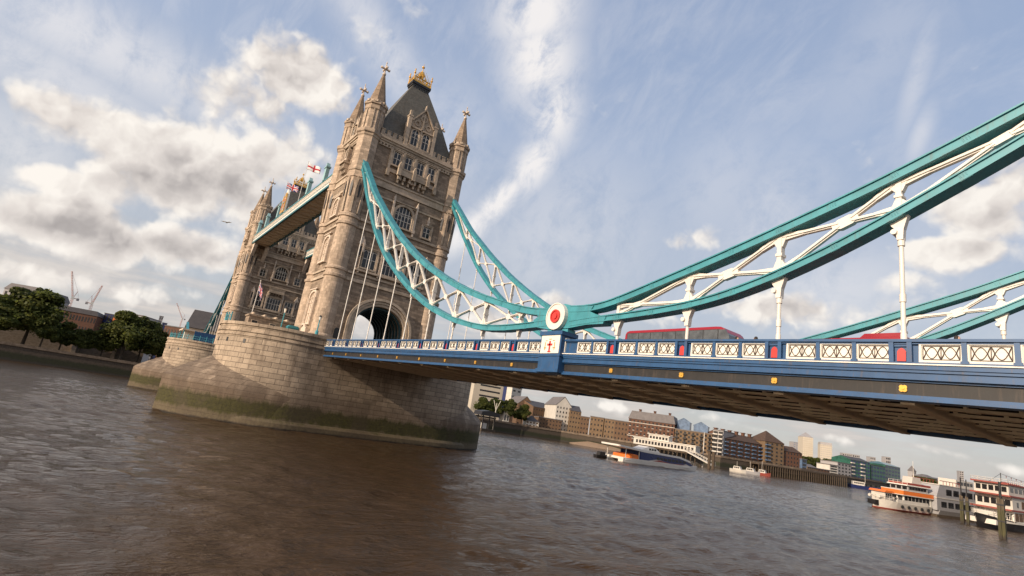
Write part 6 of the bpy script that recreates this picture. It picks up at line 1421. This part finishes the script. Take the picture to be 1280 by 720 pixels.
def ferry_pier():
    A = at(786, 567, 291); B = at(872, 582, 279); A.z = B.z = 0; root = empty('ferry_pier', A, 'white two tier ferry pier building standing on dark piles behind the catamaran', 'pier')
    d = (B-A); L = d.length; d.normalize(); n = Vector((d.y, -d.x, 0))
    if n.dot(CAM-A) < 0: n = -n
    F = lambda u, v, q: tuple(A+d*u+n*q+Vector((0, 0, v)))
    mb = MB(); mb.prism(rect(0, L, 4.9, 5.6), -9, 0, F); mb.prism(rect(-.2, L*.98, 5.6, 5.75), -9.2, .3, F); mb.build('deck', M['timber'], root)
    for i in range(16):
        for q in (-.5, -8.5):
            mb = MB(); u = L*(i+.3)/16; a = Vector(F(u, -2, q)); mb.tube(a, a+Vector((0, 0, 7)), .3, 7); mb.build('pile', M['timber'], root)
    mb = MB(); mb.prism(rect(1, L, 1.2, 4.9), -8.6, -8.2, F); mb.build('back_boarding', M['hullblack'], root)
    mb = MB(); mb.prism(rect(1.5, L*.95, 5.75, 8.9), -8, -1, F); mb.prism(rect(L*.26, L*.56, 8.9, 11.6), -7, -1.6, F); mb.build('wall', M['render_white'], root)
    mb = MB(); mb.prism(rect(1.2, L*.96, 8.9, 9.15), -8.4, -.6, F); mb.prism(rect(L*.24, L*.58, 11.6, 11.85), -7.4, -1.2, F); mb.build('roof', M['cream'], root)
    for (a, b_, k, z0, z1, q) in ((2.5, L*.93, 18, 6.6, 8.1, -1.0), (L*.27, L*.55, 6, 9.6, 10.8, -1.6)):
        for i in range(k):
            u0_ = a+(b_-a)*(i+.18)/k; u1_ = a+(b_-a)*(i+.82)/k; mb = MB(); mb.prism(rect(u0_, u1_, z0, z1), q-.02, q+.05, F); mb.build('window', M['glass'], root)
    r2 = empty('gangway', Vector(F(L*.86, 5, 2)), 'white sloping gangway leading down from the ferry pier', 'gangway')
    a = Vector(F(L*.84, 6.2, 1.2)); b_ = at(892, 586.5, 272); b_ = Vector((b_.x, b_.y, 1.4))
    mb = MB(); mb.bar(a, b_, 2.4, .5); mb.build('ramp', M['render_white'], r2); s = (b_-a).cross(Vector((0, 0, 1))).normalized()
    mb = MB()
    for q in (-1.2, 1.2):
        mb.bar(a+s*q+Vector((0, 0, 1.5)), b_+s*q+Vector((0, 0, 1.5)), .15, .15)
        for i in range(11): p = a+(b_-a)*i/10+s*q; mb.bar(p, p+Vector((0, 0, 1.5)), .1, .1)
    mb.build('side_rail', M['mullion'], r2)
    for i, (u, v, D, lab) in enumerate(((886, 585.5, 268, 'rusty steel pile beside the foot of the gangway'), (891, 586.5, 266, 'second rusty steel pile, on the downstream side of the gangway foot'))):
        p = at(u, v, D); mb = MB(); mb.tube((p.x, p.y, -2), (p.x, p.y, 7.5), .7, 10); o = mb.build('steel_pile', M['timber'], None, (p.x, p.y, 0)); tag(o, lab, 'pile', 'steel piles by the gangway')
    for (u, v, D, vt, lab) in ((878, 583, 288, 540, 'tall white mast at the end of the ferry pier'), (616, 537, 316, 503, 'pale forked pole before the trees beside the bridge pier')):
        p = at(u, v, D); z = at(u, vt, D).z; mb = MB(); mb.tube((p.x, p.y, 0), (p.x, p.y, z), .32, 8, .18); 
        if u < 700: mb.bar((p.x, p.y, z-4), (p.x-1.2, p.y-1.6, z+1.5), .3, .3); mb.bar((p.x, p.y, z-4), (p.x+1.2, p.y+1.6, z+1.5), .3, .3)
        o = mb.build('white_pole', M['render_white'], None, (p.x, p.y, 0)); tag(o, lab, 'pole')
ferry_pier()
def pontoon():
    p = at(600, 536, 296); q = at(609, 538, 300); r, L, pl = craft('pontoon', (p.x, p.y), (q.x, q.y), 'dark pontoon with a black canopy just past the pier edge', 'pontoon')
    L = 9; P_('float', 'timber', r, lambda mb: mb.box(-2, L, -3, 3, -.5, 1.2)); P_('canopy_posts', 'girder', r, lambda mb: [mb.box(x-.25, x+.25, y-.25, y+.25, 1.2, 8) for x in (-1, L-1) for y in (-2, 2)]); P_('canopy', 'hullblack', r, lambda mb: mb.prism([(-4, 8), (L+2, 8), (L+1, 10), (L*.3, 10.8), (-3, 10)], -3, 3, lambda u, v, n: (u, n, v)))
    P_('hut', 'render_white', r, lambda mb: mb.box(0, 3, -1.5, 1.5, 1.2, 4)); launch(r, pl)
pontoon()
# ---- a gull
def gull():
    p = at(283, 278, 90); root = empty('gull', p, 'small white gull gliding below the grey cloud', 'bird')
    mb = MB(); ax = rt.copy(); ax.z = 0; ax.normalize(); fwd = Vector((-ax.y, ax.x, 0))
    prof = [(-.3, .02), (-.2, .07), (0, .095), (.15, .08), (.25, .05), (.33, .012)]; vs = []
    for (x, r_) in prof:
        for i in range(8): t = i*math.pi/4; vs.append(p+fwd*x+ax*math.cos(t)*r_+Vector((0, 0, math.sin(t)*r_)))
    fs = [(k*8+i, k*8+(i+1)%8, (k+1)*8+(i+1)%8, (k+1)*8+i) for k in range(5) for i in range(8)]
    for s in (-1, 1):
        b = len(vs)
        for (u, w, z) in ((.07, .12, .03), (.4, .14, .16), (.85, .02, .08), (.85, -.03, .08), (.4, -.06, .16), (.07, -.12, .03)): vs.append(p+ax*s*u+fwd*w+Vector((0, 0, z)))
        for (u, w, z) in ((.07, .12, .0), (.4, .14, .13), (.85, .02, .07), (.85, -.03, .07), (.4, -.06, .13), (.07, -.12, .0)): vs.append(p+ax*s*u+fwd*w+Vector((0, 0, z)))
        fs += [tuple(range(b, b+6)), tuple(range(b+11, b+5, -1))]+[(b+i, b+(i+1)%6, b+6+(i+1)%6, b+6+i) for i in range(6)]
    mb.add(vs, fs); mb.build('body', M['render_white'], root)
gull()
